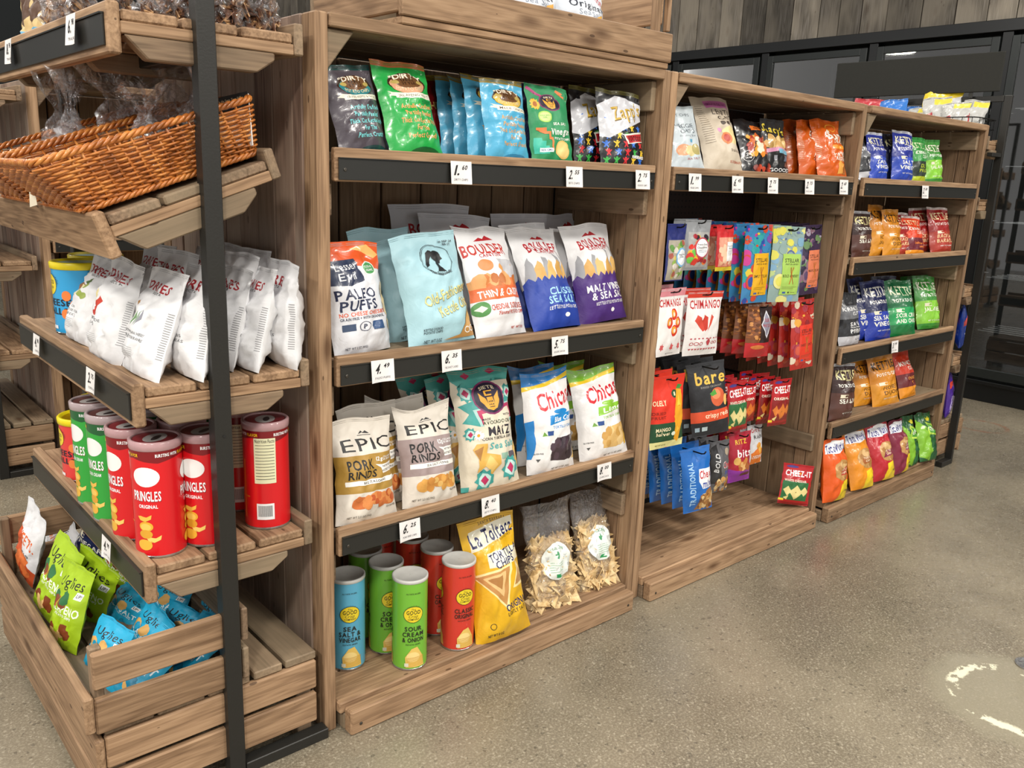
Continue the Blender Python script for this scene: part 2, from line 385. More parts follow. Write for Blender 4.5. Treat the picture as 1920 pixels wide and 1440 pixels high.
# plank wall closing the end of the gondola
def end_panel(oy, label):
    e = empty('plank_partition', (-.034, oy, 0)); tag(e, label, 'partition')
    y = .002
    board('panel_post', e, .0, .032, .002, .067, 0, 1.846, 'barn', 'z', .004) if False else None
    y = .069
    rr = random.Random(3)
    ws = [.05, .105, .1, .115, .095, .11, .1, .12, .1]
    for wd in ws:
        board('plank', e, -.002+rr.uniform(0, .006), .016, y, y+wd-.003, .003, 1.842, 'barn', 'z', .003); y += wd
    board('corner_post', e, -.001, .033, y, 1.03, 0, 1.846, 'pine', 'z', .004)
    return e
end_panel(0, 'brown vertical plank end wall behind the tall black-framed snack rack')
end_panel(2.64, 'brown plank end wall of the next aisle, far left behind the big blue tubs')

# ------------------------------------------------------------------ black-framed end rack with slatted shelves
def rack_shelf(rack, T, tilt=0.0, loc=None, rail=True, L=1.02):
    s = empty('slatted_shelf', loc or (-.06, 0, T), (0, tilt, 0)); s.parent = rack
    for k, (a, b) in enumerate(((-.387, -.277), (-.268, -.152), (-.143, -.026))): board('slat', s, a, b, .004, L-.004, -.022, 0, 'pine_dark' if tilt else 'pine', 'y', .004)
    for yy in (.0, .33, .66, L-.03):
        board('cross_strip', s, -.39, -.025, yy+.001, yy+.03, -.045, -.0225, 'pine', 'x', .002)
        prism('bracket', s, [(-.385, -.046), (-.07, -.046), (-.07, -.062), (-.112, -.09), (-.34, -.09)], yy+.002, yy+.037, 'pine_dark')
    board('front_lip', s, -.415, -.39, 0, L, -.085, .012, 'pine', 'y', .004)
    board('back_lip', s, -.024, -.002, 0, L, -.045, .022, 'pine_dark', 'y', .003)
    if rail:
        board('price_rail', s, -.4205, -.4155, .015, L-.015, -.07, -.012, 'rail', 'y', .001)
        board('rail_edge', s, -.424, -.4155, .015, L-.015, -.012, -.009, 'rail', 'y', 0)
    return s
def make_rack(label, loc, rz, levels, tilt_loc, top=2.42):
    r = empty('end_display_rack', loc, (0, 0, rz)); tag(r, label, 'rack')
    for yy in (-.021, 1.022):
        board('metal_post', r, -.31, -.27, yy, yy+.038, .0, top, 'black', 'z', .002)
        board('base_bar', r, -.268, -.036, yy, yy+.038, 0, .03, 'black', 'x', .002)
        board('cross_bar', r, -.268, -.036, yy+.005, yy+.033, 1.69, 1.71, 'black', 'x', .002) if rz else None
        v, f = lathe([(.0035, 0), (.0035, .001)], 8); link('bolt_hole', mesh('bolt', [(a, -c_, b) for a, b, c_ in v], f, M['cavity']), r, (-.29, yy-.0005, .9))
    board('tie_bar', r, -.31, -.27, .018, 1.02, 1.71, 1.74, 'black', 'y', .002); board('tie_bar', r, -.31, -.27, .018, 1.02, top-.03, top, 'black', 'y', .002)
    for T in levels: rack_shelf(r, T)
    rack_shelf(r, 0, R(-19.4), tilt_loc, rail=False)
    return r
rack1 = make_rack('tall black steel framed end rack with sloping slatted wooden shelves in front', (0, 0, 0), 0, (1.785, 1.028, .613), (-.135, 0, 1.52))
rack2 = make_rack('black steel framed end rack of the next aisle at the photo\'s left edge', (0, 2.64, 0), 0, (1.785, 1.028, .613), (-.135, 0, 1.52))
rack3 = make_rack('black steel framed end rack beyond the rightmost shelf bay near the cooler', (3.79, 1.03, 0), R(180), (1.77, 1.46, 1.0, .62), (-.135, 0, 2.3), 2.0)
rack3.scale = (.5, 1, 1)
for o in list(rack3.children):
    if o.name.startswith('slatted_shelf') and o.location.z > 2:
        for c_ in list(o.children): bpy.data.objects.remove(c_)
        bpy.data.objects.remove(o)
# far panels behind the third rack
board('sign_panel', rack3, -.25, -.22, .08, 1.0, 2.02, 2.215, 'signgray', 'y'); [board('sign_bracket', rack3, -.24, -.23, a_, a_+.02, 1.99, 2.03, 'black', 'z') for a_ in (.2, .85)]
# slatted plinth crates and trays
def base_crate(label, loc, rz=0, group=None):
    c_ = empty('slatted_plinth', loc, (0, 0, rz)); tag(c_, label, 'crate')
    for a, b in ((-.583, -.475), (-.466, -.355), (-.346, -.24), (-.228, -.152), (-.142, -.056)): board('top_slat', c_, a, b, .006, 1.01, .236, .258, 'pine_dark', 'y', .003)
    for z0, z1 in ((.052, .138), (.152, .234)):
        for yy in (.0, .996): board('side_board', c_, -.585, -.058, yy, yy+.02, z0, z1, 'pine', 'x', .004)
    for z0, z1 in ((.035, .13), (.14, .232)): board('front_board', c_, -.606, -.587, 0, 1.016, z0, z1, 'pine', 'y', .004)
    for xx, yy in ((-.58, .022), (-.105, .022), (-.58, .955), (-.105, .955)): board('corner_block', c_, xx, xx+.04, yy, yy+.04, 0, .234, 'pine_dark', 'z', .002)
    return c_
base_crate('low slatted pine plinth crate standing on the floor under the snack rack', (0, 0, 0))
base_crate('low slatted pine plinth under the next aisle rack, far left', (0, 2.64, 0))
base_crate('red-brown plinth crate on the floor at the foot of the far right rack', (3.79, 1.03, 0), R(180)).scale = (.56, 1, 1)
tray = empty('snack_crate', (0, 0, 0)); tag(tray, 'open slatted pine crate full of lime green and blue snack bags', 'crate')
for yy in (-.008, .93):
    board('side_board', tray, -.601, -.272, yy, yy+.02, .362, .45, 'pine', 'x', .004)
    board('side_board', tray, -.603, -.272, yy, yy+.02, .252, .338, 'pine', 'x', .004)
board('front_board', tray, -.626, -.605, -.012, .955, .262, .352, 'pine', 'y', .004)
board('back_board', tray, -.262, -.245, -.008, .95, .262, .345, 'pine_dark', 'y', .004); board('back_board', tray, -.262, -.245, -.008, .95, .365, .452, 'pine_dark', 'y', .004)
for xx in (-.6, -.29):
    for yy in (.013, .905): board('corner_post', tray, xx, xx+.025, yy, yy+.025, .262, .455, 'pine_dark', 'z', .003)
for k in range(4): board('floor_slat', tray, -.6+k*.084, -.6+k*.084+.076, .012, .93, .26, .27, 'pine_dark', 'y', .002)

# display bin on top of the first bay
bn = empty('display_bin', (.19, 0, 1.842)); tag(bn, 'pine display bin with a low front board on top of the first bay', 'crate')
board('floor_board', bn, .004, 1.0, -.008, .42, .0005, .0188, 'pine', 'x'); board('front_board', bn, 0, 1.006, -.014, .006, .0195, .104, 'pine', 'x', .003)
for xx in (0.0, .985):
    board('side_board', bn, xx, xx+.018, .008, .42, .03, .11, 'pine', 'y'); board('side_board', bn, xx, xx+.018, .03, .42, .135, .235, 'pine', 'y')
board('corner_post', bn, .96, .984, .02, .045, .02, .26, 'pine', 'z', .003); board('corner_post', bn, 1.004, 1.02, .012, .03, .115, .26, 'pine', 'z', .002)
board('corner_post', bn, .019, .043, .02, .045, .02, .26, 'pine', 'z', .003)
board('back_board', bn, 0, 1.0, .422, .44, .02, .25, 'pine_dark', 'x')

# next aisle's bays, seen through the gap on the left
for k, lab in enumerate(('nearly empty brown shelf bay across the aisle behind the wicker baskets', 'second brown shelf bay across the aisle, behind the first gondola')):
    make_bay(lab, 0+k*1.25, 2.64, 1.187, (1.14, .7), (.013, 1.169))

# ------------------------------------------------------------------ lettering and printed artwork
_gl = {}
def load_glyphs():
    chars = "".join(chr(i) for i in range(33, 127)) + "\u00ed\u00f1"
    objs = []
    for bold in (0, 1):
        for ch in chars:
            cu = bpy.data.curves.new('g', 'FONT'); cu.body = ch; cu.resolution_u = 2; cu.offset = .022 if bold else .003
            ob = bpy.data.objects.new('g', cu); col.objects.link(ob); objs.append((bold, ch, ob, cu))
    dg = bpy.context.evaluated_depsgraph_get(); dg.update()
    for bold, ch, ob, cu in objs:
        me = ob.evaluated_get(dg).to_mesh()
        V = [(v.co.x, v.co.y) for v in me.vertices]; Fc = [tuple(p.vertices) for p in me.polygons]
        xs = [p[0] for p in V] or [0]
        _gl[(bold, ch)] = (V, Fc, min(xs), max(xs)); ob.to_mesh_clear()
    for _, _, ob, cu in objs: bpy.data.objects.remove(ob); bpy.data.curves.remove(cu)
load_glyphs()
def layout(s, bold):
    x = 0; out = []
    for ch in s:
        if ch == ' ': x += .32; continue
        V, Fc, a, b = _gl[(bold, ch)]
        out.append(([(p[0]-a+x, p[1]) for p in V], Fc)); x += (b-a)+.105
    return out, max(x-.105, .1)
def T(s, u, v, w, h, c, bold=1, shear=0, rot=0, arc=0): return ('t', s, u, v, w, h, c, bold, shear, rot, arc)
def B(u0, v0, u1, v1, c): return ('p', [(u0, v0), (u1, v0), (u1, v1), (u0, v1)], c)
def E(u, v, a, b, c, n=20): return ('p', [(u+a*math.cos(2*math.pi*k/n), v+b*math.sin(2*math.pi*k/n)) for k in range(n)], c)
def P(pts, c): return ('p', pts, c)
def star(u, v, a, b, n, c, inner=.55): return ('p', [(u+a*(1 if k % 2 == 0 else inner)*math.cos(math.pi*k/n+.4), v+b*(1 if k % 2 == 0 else inner)*math.sin(math.pi*k/n+.4)) for k in range(2*n)], c)
def blobs(u, v, a, b, n, cs, r=.05, seed=1, asp=.7):
    q = random.Random(seed); return [('p', [(uu+rr*math.cos(k*.785+ph), vv+rr*asp*math.sin(k*.785+ph)*q.uniform(.85, 1.1)) for k in range(8)], q.choice(cs)) for uu, vv, rr, ph in [(u+q.uniform(-a, a), v+q.uniform(-b, b), r*q.uniform(.7, 1.2), q.random()) for _ in range(n)]]
def lines(u0, u1, v, n, dv, c, h=.008): return [B(u0, v-i*dv, u1-(.25*(u1-u0) if i == n-1 else 0), v-i*dv+h, c) for i in range(n)]
def rays(u, v, a, b, n, c, a0=20, a1=160, wd=.008):
    out = []
    for k in range(n):
        t = R(a0+(a1-a0)*k/(n-1)); co, si = math.cos(t), math.sin(t)
        L = 1.0 if k % 2 else 1.25
        out.append(P([(u+a*co-wd*si, v+b*si+wd*co), (u+a*co+wd*si, v+b*si-wd*co), (u+a*co*(1+.28*L), v+b*si*(1+.28*L))], c))
    return out
def flat(L):
    o = []
    for a in L:
        if isinstance(a, list): o += flat(a)
        else: o.append(a)
    return o
def build_art(name, art, mapf, nu, nv, mat, u_off=0.0, clip=(0, 1), diag=False):
    """2-D artwork -> thin geometry laid on the surface mapf(u, v, lift), cut along the surface's own grid"""
    bm = bmesh.new(); ci = bm.faces.layers.int.new('ci'); cols = []
    cidx = {}
    def color(c):
        if c not in cidx: cidx[c] = len(cols); cols.append(lin(c))
        return cidx[c]
    for li, a in enumerate(flat(art)):
        z = li
        if a[0] == 'p':
            try: f = bm.faces.new([bm.verts.new((p[0]+u_off, p[1], z)) for p in a[1]])
            except ValueError: continue
            f[ci] = color(a[2])
            if len(a[1]) > 4: bmesh.ops.triangulate(bm, faces=[f])
        else:
            _, s, u, v, wd, ht, c, bold, shear, rot, arc = a
            L, W = layout(s, bold); k = color(c); co, si = math.cos(R(rot)), math.sin(R(rot))
            for V, Fc in L:
                vs_ = []
                for x, y in V:
                    xx = (x/W-.5)*wd; yy = (y/.72-.5)*ht
                    xx += shear*yy
                    yy -= arc*(xx/wd)**2*4 if arc else 0
                    # rotation is done in a roughly square space (bags are about 1.4 times taller than wide)
                    X = xx*co-yy*1.4*si; Y = (xx*si)/1.4+yy*co
                    vs_.append(bm.verts.new((u+u_off+X, v+Y, z)))
                for q in Fc:
                    try: f = bm.faces.new([vs_[i] for i in q]); f[ci] = k
                    except ValueError: pass
    for i in range(0, nu+1):
        u = clip[0]+(clip[1]-clip[0])*i/nu
        edge = i in (0, nu)
        bmesh.ops.bisect_plane(bm, geom=bm.verts[:]+bm.edges[:]+bm.faces[:], plane_co=(u, 0, 0), plane_no=(1, 0, 0) if i == nu else (-1, 0, 0), clear_outer=edge, dist=1e-6)
    for j in range(0, nv+1):
        v = j/nv
        edge = j in (0, nv)
        bmesh.ops.bisect_plane(bm, geom=bm.verts[:]+bm.edges[:]+bm.faces[:], plane_co=(0, v, 0), plane_no=(0, 1, 0) if j == nv else (0, -1, 0), clear_outer=edge, dist=1e-6)
    if diag:
        for k in range(-nv+1, nu):
            bmesh.ops.bisect_plane(bm, geom=bm.verts[:]+bm.edges[:]+bm.faces[:], plane_co=((k/nu) if k >= 0 else 0, 0 if k >= 0 else -k/nv, 0), plane_no=Vector((nu, -nv, 0)).normalized(), dist=1e-6)
    if not bm.faces: bm.free(); return None
    bm.normal_update()
    bmesh.ops.reverse_faces(bm, faces=[f for f in bm.faces if f.normal.z < 0])
    nrm = []
    fcol = [f[ci] for f in bm.faces]
    for v in bm.verts:
        p, n_ = mapf(v.co.x, v.co.y); lift = .0006+.00003*v.co.z
        v.co = p+n_*lift; nrm.append(n_)
    me = bpy.data.meshes.new(name); bm.to_mesh(me); bm.free()
    at = me.color_attributes.new('Col', 'FLOAT_COLOR', 'CORNER')
    arr = np.empty((len(me.loops), 4), 'f'); ca = np.array(cols, 'f')
    tot = np.empty(len(me.polygons), 'i'); me.polygons.foreach_get('loop_total', tot)
    arr[:] = np.repeat(ca[np.array(fcol)], tot, axis=0); at.data.foreach_set('color', arr.ravel())
    me.polygons.foreach_set('use_smooth', [True]*len(me.polygons)); me.materials.append(mat)
    me.normals_split_custom_set_from_vertices([tuple(n) for n in nrm])
    return me

NU, NV = 14, 20
def bag_surface(w, h, d, seed, wr=1.0, dip=0.0, standing=True, top=.06):
    q = random.Random(seed); G = [[q.uniform(-1, 1) for _ in range(9)] for _ in range(11)]
    G2 = [[q.uniform(-1, 1) for _ in range(16)] for _ in range(22)]
    side = [q.uniform(-1, 1) for _ in range(12)]; lean_top = q.uniform(-1, 1)
    def sm(A, x, y):
        i, j = int(y), int(x); fx, fy = x-j, y-i; fx = fx*fx*(3-2*fx); fy = fy*fy*(3-2*fy)
        return (A[i][j]*(1-fx)+A[i][j+1]*fx)*(1-fy)+(A[i+1][j]*(1-fx)+A[i+1][j+1]*fx)*fy
    def prof(v):
        b = .34+.66*min(1, v/.2)**.6 if standing else min(1, max(0, (v-.03)/.2))**.6
        t = max(0, min(1, (1-top-v)/.42)); return b*(t*t*(3-2*t))**.62
    def grid(sgn):
        out = []
        for j in range(NV+1):
            row = []; v = j/NV
            for i in range(NU+1):
                u = i/NU; s = 2*u-1
                belly = math.sin(math.pi*min(1, max(0, v)))**.8
                ws = 1-.075*belly*(d/.08)
                sj = v*10; k = int(min(9.99, sj)); sd = side[k]*(1-(sj-k))+side[k+1]*(sj-k)
                x = s*w/2*ws + (abs(s)**3)*(1 if s > 0 else -1)*sd*.0035*wr
                th = d/2*max(0, 1-abs(s)**2.3)**.72*prof(v)
                n1 = sm(G, u*7.99, v*9.99); n2 = abs(sm(G2, u*14.99*.6+v*3, v*20.99*.9))
                fade = max(0, 1-abs(s)**6)*min(1, max(0, (1-top-v)*9))*min(1, .25+v*6)
                th += sgn_w(sgn)*(n1*.006-n2*.009)*wr*fade*(d/.07)**.5
                z = v*h - dip*h*(1-s*s)*max(0, (v-.72)/.28) - (0 if not standing else h*.018*max(0, (v-.7)/.3)*(side[2]*s+abs(side[5])*s*s+side[7]*math.sin(s*4)))
                yy = -sgn*th + lean_top*.006*max(0, v-.85)/.15 + .0022*wr*math.sin(s*9+seed)*max(0, (v-.88)/.12)
                row.append(Vector((x, yy, z)))
            out.append(row)
        return out
    sgn_w = lambda s: 1.0
    Fg = grid(1); Bg = grid(-1)
    def normal(i, j):
        a = Fg[j][min(NU, i+1)]-Fg[j][max(0, i-1)]; b = Fg[min(NV, j+1)][i]-Fg[max(0, j-1)][i]
        n_ = a.cross(b); return n_.normalized() if n_.length > 1e-9 else Vector((0, -1, 0))
    Nn = [[normal(i, j) for i in range(NU+1)] for j in range(NV+1)]
    def mapf(u, v):
        x = min(max(u, 0), 1)*NU; y = min(max(v, 0), 1)*NV; i = min(int(x), NU-1); j = min(int(y), NV-1); fx, fy = x-i, y-j
        A = (Fg[j][i], Fg[j][i+1], Fg[j+1][i+1], Fg[j+1][i]); Nq = (Nn[j][i], Nn[j][i+1], Nn[j+1][i+1], Nn[j+1][i])
        if fx >= fy: wts = (1-fx, fx-fy, fy, 0)
        else: wts = (1-fy, 0, fx, fy-fx)
        p = Vector(); n_ = Vector()
        for k in range(4):
            p += A[k]*wts[k]; n_ += Nq[k]*wts[k]
        return p, n_.normalized()
    return Fg, Bg, mapf
def bag_mesh(name, Fg, Bg, mat, base, bands=(), holes=None):
    """closed pouch, front and back skins meeting at the side seams"""
    V = []; idx = {}
    for j in range(NV+1):
        for i in range(NU+1): idx[(0, i, j)] = len(V); V.append(Fg[j][i])
    for j in range(NV+1):
        for i in range(NU+1):
            if i in (0, NU): idx[(1, i, j)] = idx[(0, i, j)]
            else: idx[(1, i, j)] = len(V); V.append(Bg[j][i])
    Fc = []; colr = []
    def cb(j):
        v = (j+.5)/NV
        for a, b, c_ in bands:
            if a <= v <= b: return lin(c_)
        return lin(base)
    for j in range(NV):
        for i in range(NU):
            a, b, c_, d_ = idx[(0, i, j)], idx[(0, i+1, j)], idx[(0, i+1, j+1)], idx[(0, i, j+1)]
            Fc += [(a, b, c_), (a, c_, d_)]; colr += [cb(j)]*6
            a, b, c_, d_ = idx[(1, i, j)], idx[(1, i, j+1)], idx[(1, i+1, j+1)], idx[(1, i+1, j)]
            Fc.append((a, b, c_, d_)); colr += [cb(j)]*4
    me = mesh(name, V, Fc, mat, True)
    at = me.color_attributes.new('Col', 'FLOAT_COLOR', 'CORNER'); at.data.foreach_set('color', np.array(colr, 'f').ravel())
    return me

# ------------------------------------------------------------------ package designs: base colour, depth, film, artwork
W_, K_ = 'ececec', '1c1a1a'
def dirty(base, topc, ell, txt, flavour, dark):
    return dict(c=base, d=.065, m='gloss', bands=[(.94, 1, topc)], art=[
        E(.56, .755, .36, .125, '3a2416'), E(.56, .74, .33, .105, ell), E(.57, .785, .27, .085, '6e4a2c'), T('"DIRTY', .56, .845, .6, .055, 'f4ead6', 1, 0, 0, .03),
        T('DELI', .57, .80, .24, .034, '24160c'), T('STYLE', .57, .757, .26, .034, '24160c'), E(.33, .77, .07, .024, 'b9a25a'), E(.80, .77, .07, .024, 'b9a25a'),
        T('POTATO CHIPS', .56, .685, .5, .04, 'dccba6', 1, 0, 0, -.02), P([(.12, .66), (.3, .645), (.3, .60), (.12, .615), (.18, .637)], 'e9e2cc'),
        B(.24, .585, .97, .645, 'f1ebd8'), T(flavour, .6, .615, .62, .03, '3a3026', 0),
        [T(s, .6, .5-.078*i, wd, .05, txt, 1) for i, (s, wd) in enumerate((('Artfully Crafted', .62), ('Partially Peeled', .56), ('Thick Cut Kettle Style', .74), ('For The', .25), ('Perfect Crunch', .56)))],
        E(.6, .0, .3, .07, dark), lines(.7, .95, .56, 3, .016, dark, .005)])
def kettle(base, low, lines_, cream='efe9b0', lowtxt='f0efe0', split=.46, seal='d9dbe2', extra=()):
    return dict(c=base, d=.08, m='gloss', bands=[(.95, 1, seal), (0, split-.001, low)], art=[B(0, 0, 1, split, low),
        T('KETTLE', .54, .81, .86, .15, cream, 1), T('BRAND', .55, .715, .24, .024, cream), B(.2, .724, .4, .729, cream), B(.7, .724, .9, .729, cream), T('POTATO CHIPS', .55, .625, .8, .06, 'f4f2ea', 1),
        B(.18, .415, .42, .475, 'e9e2c8'), E(.37, .447, .05, .022, low),
        [T(s, .57, .36-.1*i, min(.8, .115*len(s)), .075, lowtxt, 1) for i, s in enumerate(lines_)], T('NET WT 5 OZ (141G)', .56, .15, .55, .022, 'f4f2ea'), list(extra)])
def stellar(panel, txt, cs, seed, glossy='gloss'):
    return dict(c=cs[0], d=.028, m=glossy, hang=1, art=[blobs(.5, .5, .5, .5, 46, cs, .13, seed, .45), blobs(.5, .85, .45, .12, 14, cs[1:], .05, seed+1, .3), E(.25, .28, .16, .1, cs[-1]), E(.25, .28, .1, .065, cs[1]),
        B(.3, .10, .9, .64, panel), T('STELLAR', .6, .555, .46, .05, '26201a', 1), T('PRETZEL BRAIDS', .6, .505, .42, .02, '3a3026', 1), T(txt, .6, .35, .52, .036, '3a2a1a', 1),
        P([(.54, .24), (.57, .24), (.68, .46), (.65, .47)], 'b5702c'), P([(.66, .24), (.69, .24), (.58, .47), (.55, .46)], 'a05f24'), lines(.36, .84, .2, 2, .02, '55452c', .004), B(.4, .115, .5, .14, '3b5ea0'), B(.56, .12, .6, .14, '30281c'), lines(.64, .84, .125, 1, .02, '55452c', .005), B(.44, .945, .62, .965, '111111')])
def cheezit(low, flav, crk, seed=1):
    return dict(c='b3161f', d=.045, m='gloss', hang=1, art=[B(0, 0, 1, .06, '8a1018'), T('CHEEZ-IT', .52, .78, .86, .14, 'ffffff', 1, .1), E(.56, .78, .035, .018, 'f0a020'), E(.3, .93, .2, .03, '4a3f86'),
        B(.04, .12, .86, .58, low), T(flav, .42, .6, .7, .055, 'eef0da', 1), P([(.25, .32), (.48, .5), (.68, .32), (.45, .14)], crk), P([(.07, .36), (.2, .46), (.32, .34), (.2, .22)], crk), P([(.6, .36), (.75, .47), (.88, .36), (.74, .24)], crk),
        E(.46, .32, .02, .012, '7a5a20'), P([(.12, .16), (.24, .24), (.22, .12)], 'e9d58a'), B(.0, .09, .14, .14, 'e8c832')])
def boulder(low, l1, l2, sm_, panel=None):
    return dict(c='e6e6e8', d=.085, m='matte', bands=[(0, .42, low)], art=[B(0, 0, 1, .44, low), P([(.4, .87), (.5, .905), (.55, .885), (.6, .915), (.72, .865), (.62, .87), (.5, .872)], 'b3202a'),
        T('BOULDER', .55, .795, .7, .1, 'b3202a', 1, 0, 0, .02), T('CANYON', .55, .725, .42, .036, 'b3202a', 1), [P([(x, .44), (x+.05, .62+.05*k), (x+.12, .68-.03*k), (x+.2, .44)], '9d9ea3') for k, x in enumerate((.02, .3, .62, .82))],
        [P([(x, .45), (x+.03, .57), (x+.1, .63), (x+.17, .58), (x+.2, .45)], cc) for x, cc in ((.15, 'd3a45c'), (.36, 'dfb36c'), (.56, 'c99a50'), (.74, 'dcb068'))],
        P([(0, .44)]+[(k/16, .44+(.045 if k % 2 else 0)) for k in range(17)]+[(1, .44)], low),
        T(l1, .62, .33, .1*len(l1)*.8, .07, '9fd4f0' if low == '1f3f9e' else W_, 1), T(l2, .6, .25, .1*len(l2)*.8, .07, '9fd4f0' if low == '1f3f9e' else W_, 1), T(sm_, .58, .175, .62, .03, W_, 1), E(.6, .1, .04, .02, W_)])
def epic(mid, flav, food, dip=0):
    return dict(c='d8d0c4', d=.085, m='matte', dip=dip, bands=[(.31, .64, mid)], art=[B(0, .3, 1, .655, mid), T('EPIC', .53, .75, .84, .115, K_, 0), P([(.4, .845), (.46, .875), (.5, .85), (.54, .875), (.6, .845), (.5, .86)], K_), B(.38, .83, .62, .836, K_),
        T('PORK', .34, .565, .42, .095, K_, 1), T('RINDS', .36, .47, .46, .075, K_, 1), [T('12g', .66, .6, .1, .04, W_, 1), T('COLLAGEN', .82, .61, .2, .018, W_), T('PER SERVING', .82, .585, .2, .018, W_)],
        P([(.58, .55), (.7, .54), (.98, .55), (.98, .46), (.7, .455), (.68, .51)], 'f2efe8'), T('ANTIBIOTICS', .82, .48, .26, .022, K_), T('NITRITES', .82, .52, .22, .018, K_),
        B(.1, .37, .95, .415, 'f2efe8'), T(flav, .55, .392, .42, .022, K_, 1), [E(a, b, .14, .062, c_) for a, b, c_ in ((.3, .2, food[0]), (.55, .23, food[1]), (.8, .2, food[0]))], blobs(.55, .21, .34, .05, 22, food, .05, 3), T('NET WT 2.5 OZ (70G)', .3, .07, .36, .02, '777067'), T('GLUTEN FREE', .85, .12, .18, .02, '777067')])
def chicas(topc, bandc, name, food, frame):
    return dict(c='e9e7e6', d=.085, m='gloss', dip=.05, bands=[(.88, 1, topc)], art=[P([(0, .80), (.2, .83), (.5, .845), (.8, .88), (1, .9), (1, 1), (0, 1)], 'e8c52c'), P([(0, .85), (.3, .87), (.6, .9), (.85, .93), (1, .95), (1, 1), (0, 1)], topc), T('Chicas', .58, .715, .78, .17, 'd01f2e', 1, .2, 8),
        E(.62, .58, .16, .024, bandc), P([(.34, .46), (1, .5), (1, .57), (.36, .55)], bandc), T(name, .68, .515, .46, .05, 'ffffff', 1, .2, 3), T('TORTILLA CHIPS', .66, .435, .5, .026, bandc, 1), B(.2, .355, .42, .41, 'dfe8dc'), B(.3, .36, .41, .405, '2f4f8f'), P([(.2, .36), (.3, .36), (.25, .4)], '6a9a3a'),
        P([(.36, .12), (.38, .27), (.6, .33), (.96, .345), (.97, .14), (.66, .1)], food[0]), blobs(.66, .22, .26, .07, 16, food, .07, 5), P([(.86, .1), (.95, .1), (.98, .2), (.92, .26)], 'e8b832'), P([(.1, .15), (.13, .12), (.16, .15)], '555555'), T('GLUTEN FREE', .13, .2, .14, .014, '555555'), T('NET WT 7.5 OZ (212G)', .6, .04, .4, .018, '55504a')]+frame)
def uglies(base, flav, cs):
    return dict(c=base, d=.055, m='matte', art=[T('Uglies', .5, .78, .74, .13, K_, 0, .1, 4), B(.74, .63, .9, .71, W_), T('UP!', .82, .67, .12, .04, K_, 1), T(flav, .5, .47, .84, .1, 'eef6e4' if base != '1ba5cf' else 'f2fbff', 1), T('POTATO CHIPS', .55, .39, .5, .03, W_), blobs(.35, .56, .22, .05, 5, cs, .12, 4), blobs(.6, .2, .3, .1, 7, cs, .1, 9)])
def torres(words, food):
    return dict(c='dedee0', d=.085, m='matte', wr=1.3, art=[T('TORRES', .42, .82, .72, .085, 'a3242c', 1, .12, -2), T('SELECTA', .52, .755, .24, .024, '4a4a4a', 1), food, [T(s, .38, .36-.045*i, .034*len(s), .026, '77787a', 1) for i, s in enumerate(words)], lines(.2, .5, .22, 6, .018, 'a6a6a8', .004), [B(.93, .2+.022*k, .985, .206+.022*k, '8c8c8e') for k in range(20)]])
def taco(base, low, c2='f2d21e'):
    return dict(c=base, d=.085, m='gloss', art=[P([(.35, 0), (1, 0), (1, .3), (.7, .34), (.45, .28)], c2), P([(.04, .78), (.1, .93), (.96, .96), (.98, .82), (.5, .76)], 'e9ebf2'), T('Taco Works', .52, .86, .86, .13, '23237c', 1, .15, 3), E(.55, .5, .33, .17, 'b98a4e'), blobs(.55, .5, .24, .11, 18, ['d9b27a', 'c4965a', 'a97840'], .08, 6), P([(.36, .5), (.78, .56), (.78, .44), (.36, .4)], low), T('TORTILLA', .57, .51, .34, .035, 'f4e2c0', 1, 0, 5), T('CHIPS', .57, .46, .22, .035, 'f4e2c0', 1, 0, 5), T('Original', .78, .16, .24, .03, '2a2a2a', 1), E(.6, .94, .25, .03, 'ffffff')])
def boxfig(u, v, s, c_):
    return [E(u, v+.045*s, .028*s, .017*s, c_, 8), P([(u-.02*s, v+.03*s), (u+.02*s, v+.03*s), (u+.075*s, v+.05*s), (u+.075*s, v+.035*s), (u+.025*s, v), (u+.05*s, v-.04*s), (u+.025*s, v-.045*s), (u, v-.015*s), (u-.025*s, v-.045*s), (u-.05*s, v-.04*s), (u-.025*s, v), (u-.075*s, v+.035*s), (u-.075*s, v+.05*s)], c_)]
q_ = random.Random(5)
figs = [boxfig(.1+.19*(k % 5)+.04*(k//5 % 2), .06+.105*(k//5), .85, q_.choice(['d02a32', '2f6fd0', '3fae4a', 'e8c23a'])) for k in range(26)]
ring_ = lambda u, v, a, b, c_, t=.12, n=24: [P([(u+a*math.cos(2*math.pi*k/n), v+b*math.sin(2*math.pi*k/n)), (u+a*math.cos(2*math.pi*(k+1)/n), v+b*math.sin(2*math.pi*(k+1)/n)), (u+a*(1-t)*math.cos(2*math.pi*(k+1)/n), v+b*(1-t)*math.sin(2*math.pi*(k+1)/n)), (u+a*(1-t)*math.cos(2*math.pi*k/n), v+b*(1-t)*math.sin(2*math.pi*k/n))], c_) for k in range(n)]
medal = lambda u, v, s: [star(u, v, .15*s, .1*s, 9, '3f9d97', .72), star(u, v, .1*s, .068*s, 4, 'bfe0da', .85), P([(u-.06*s, v), (u, v+.042*s), (u+.06*s, v), (u, v-.042*s)], 'b8305e')]
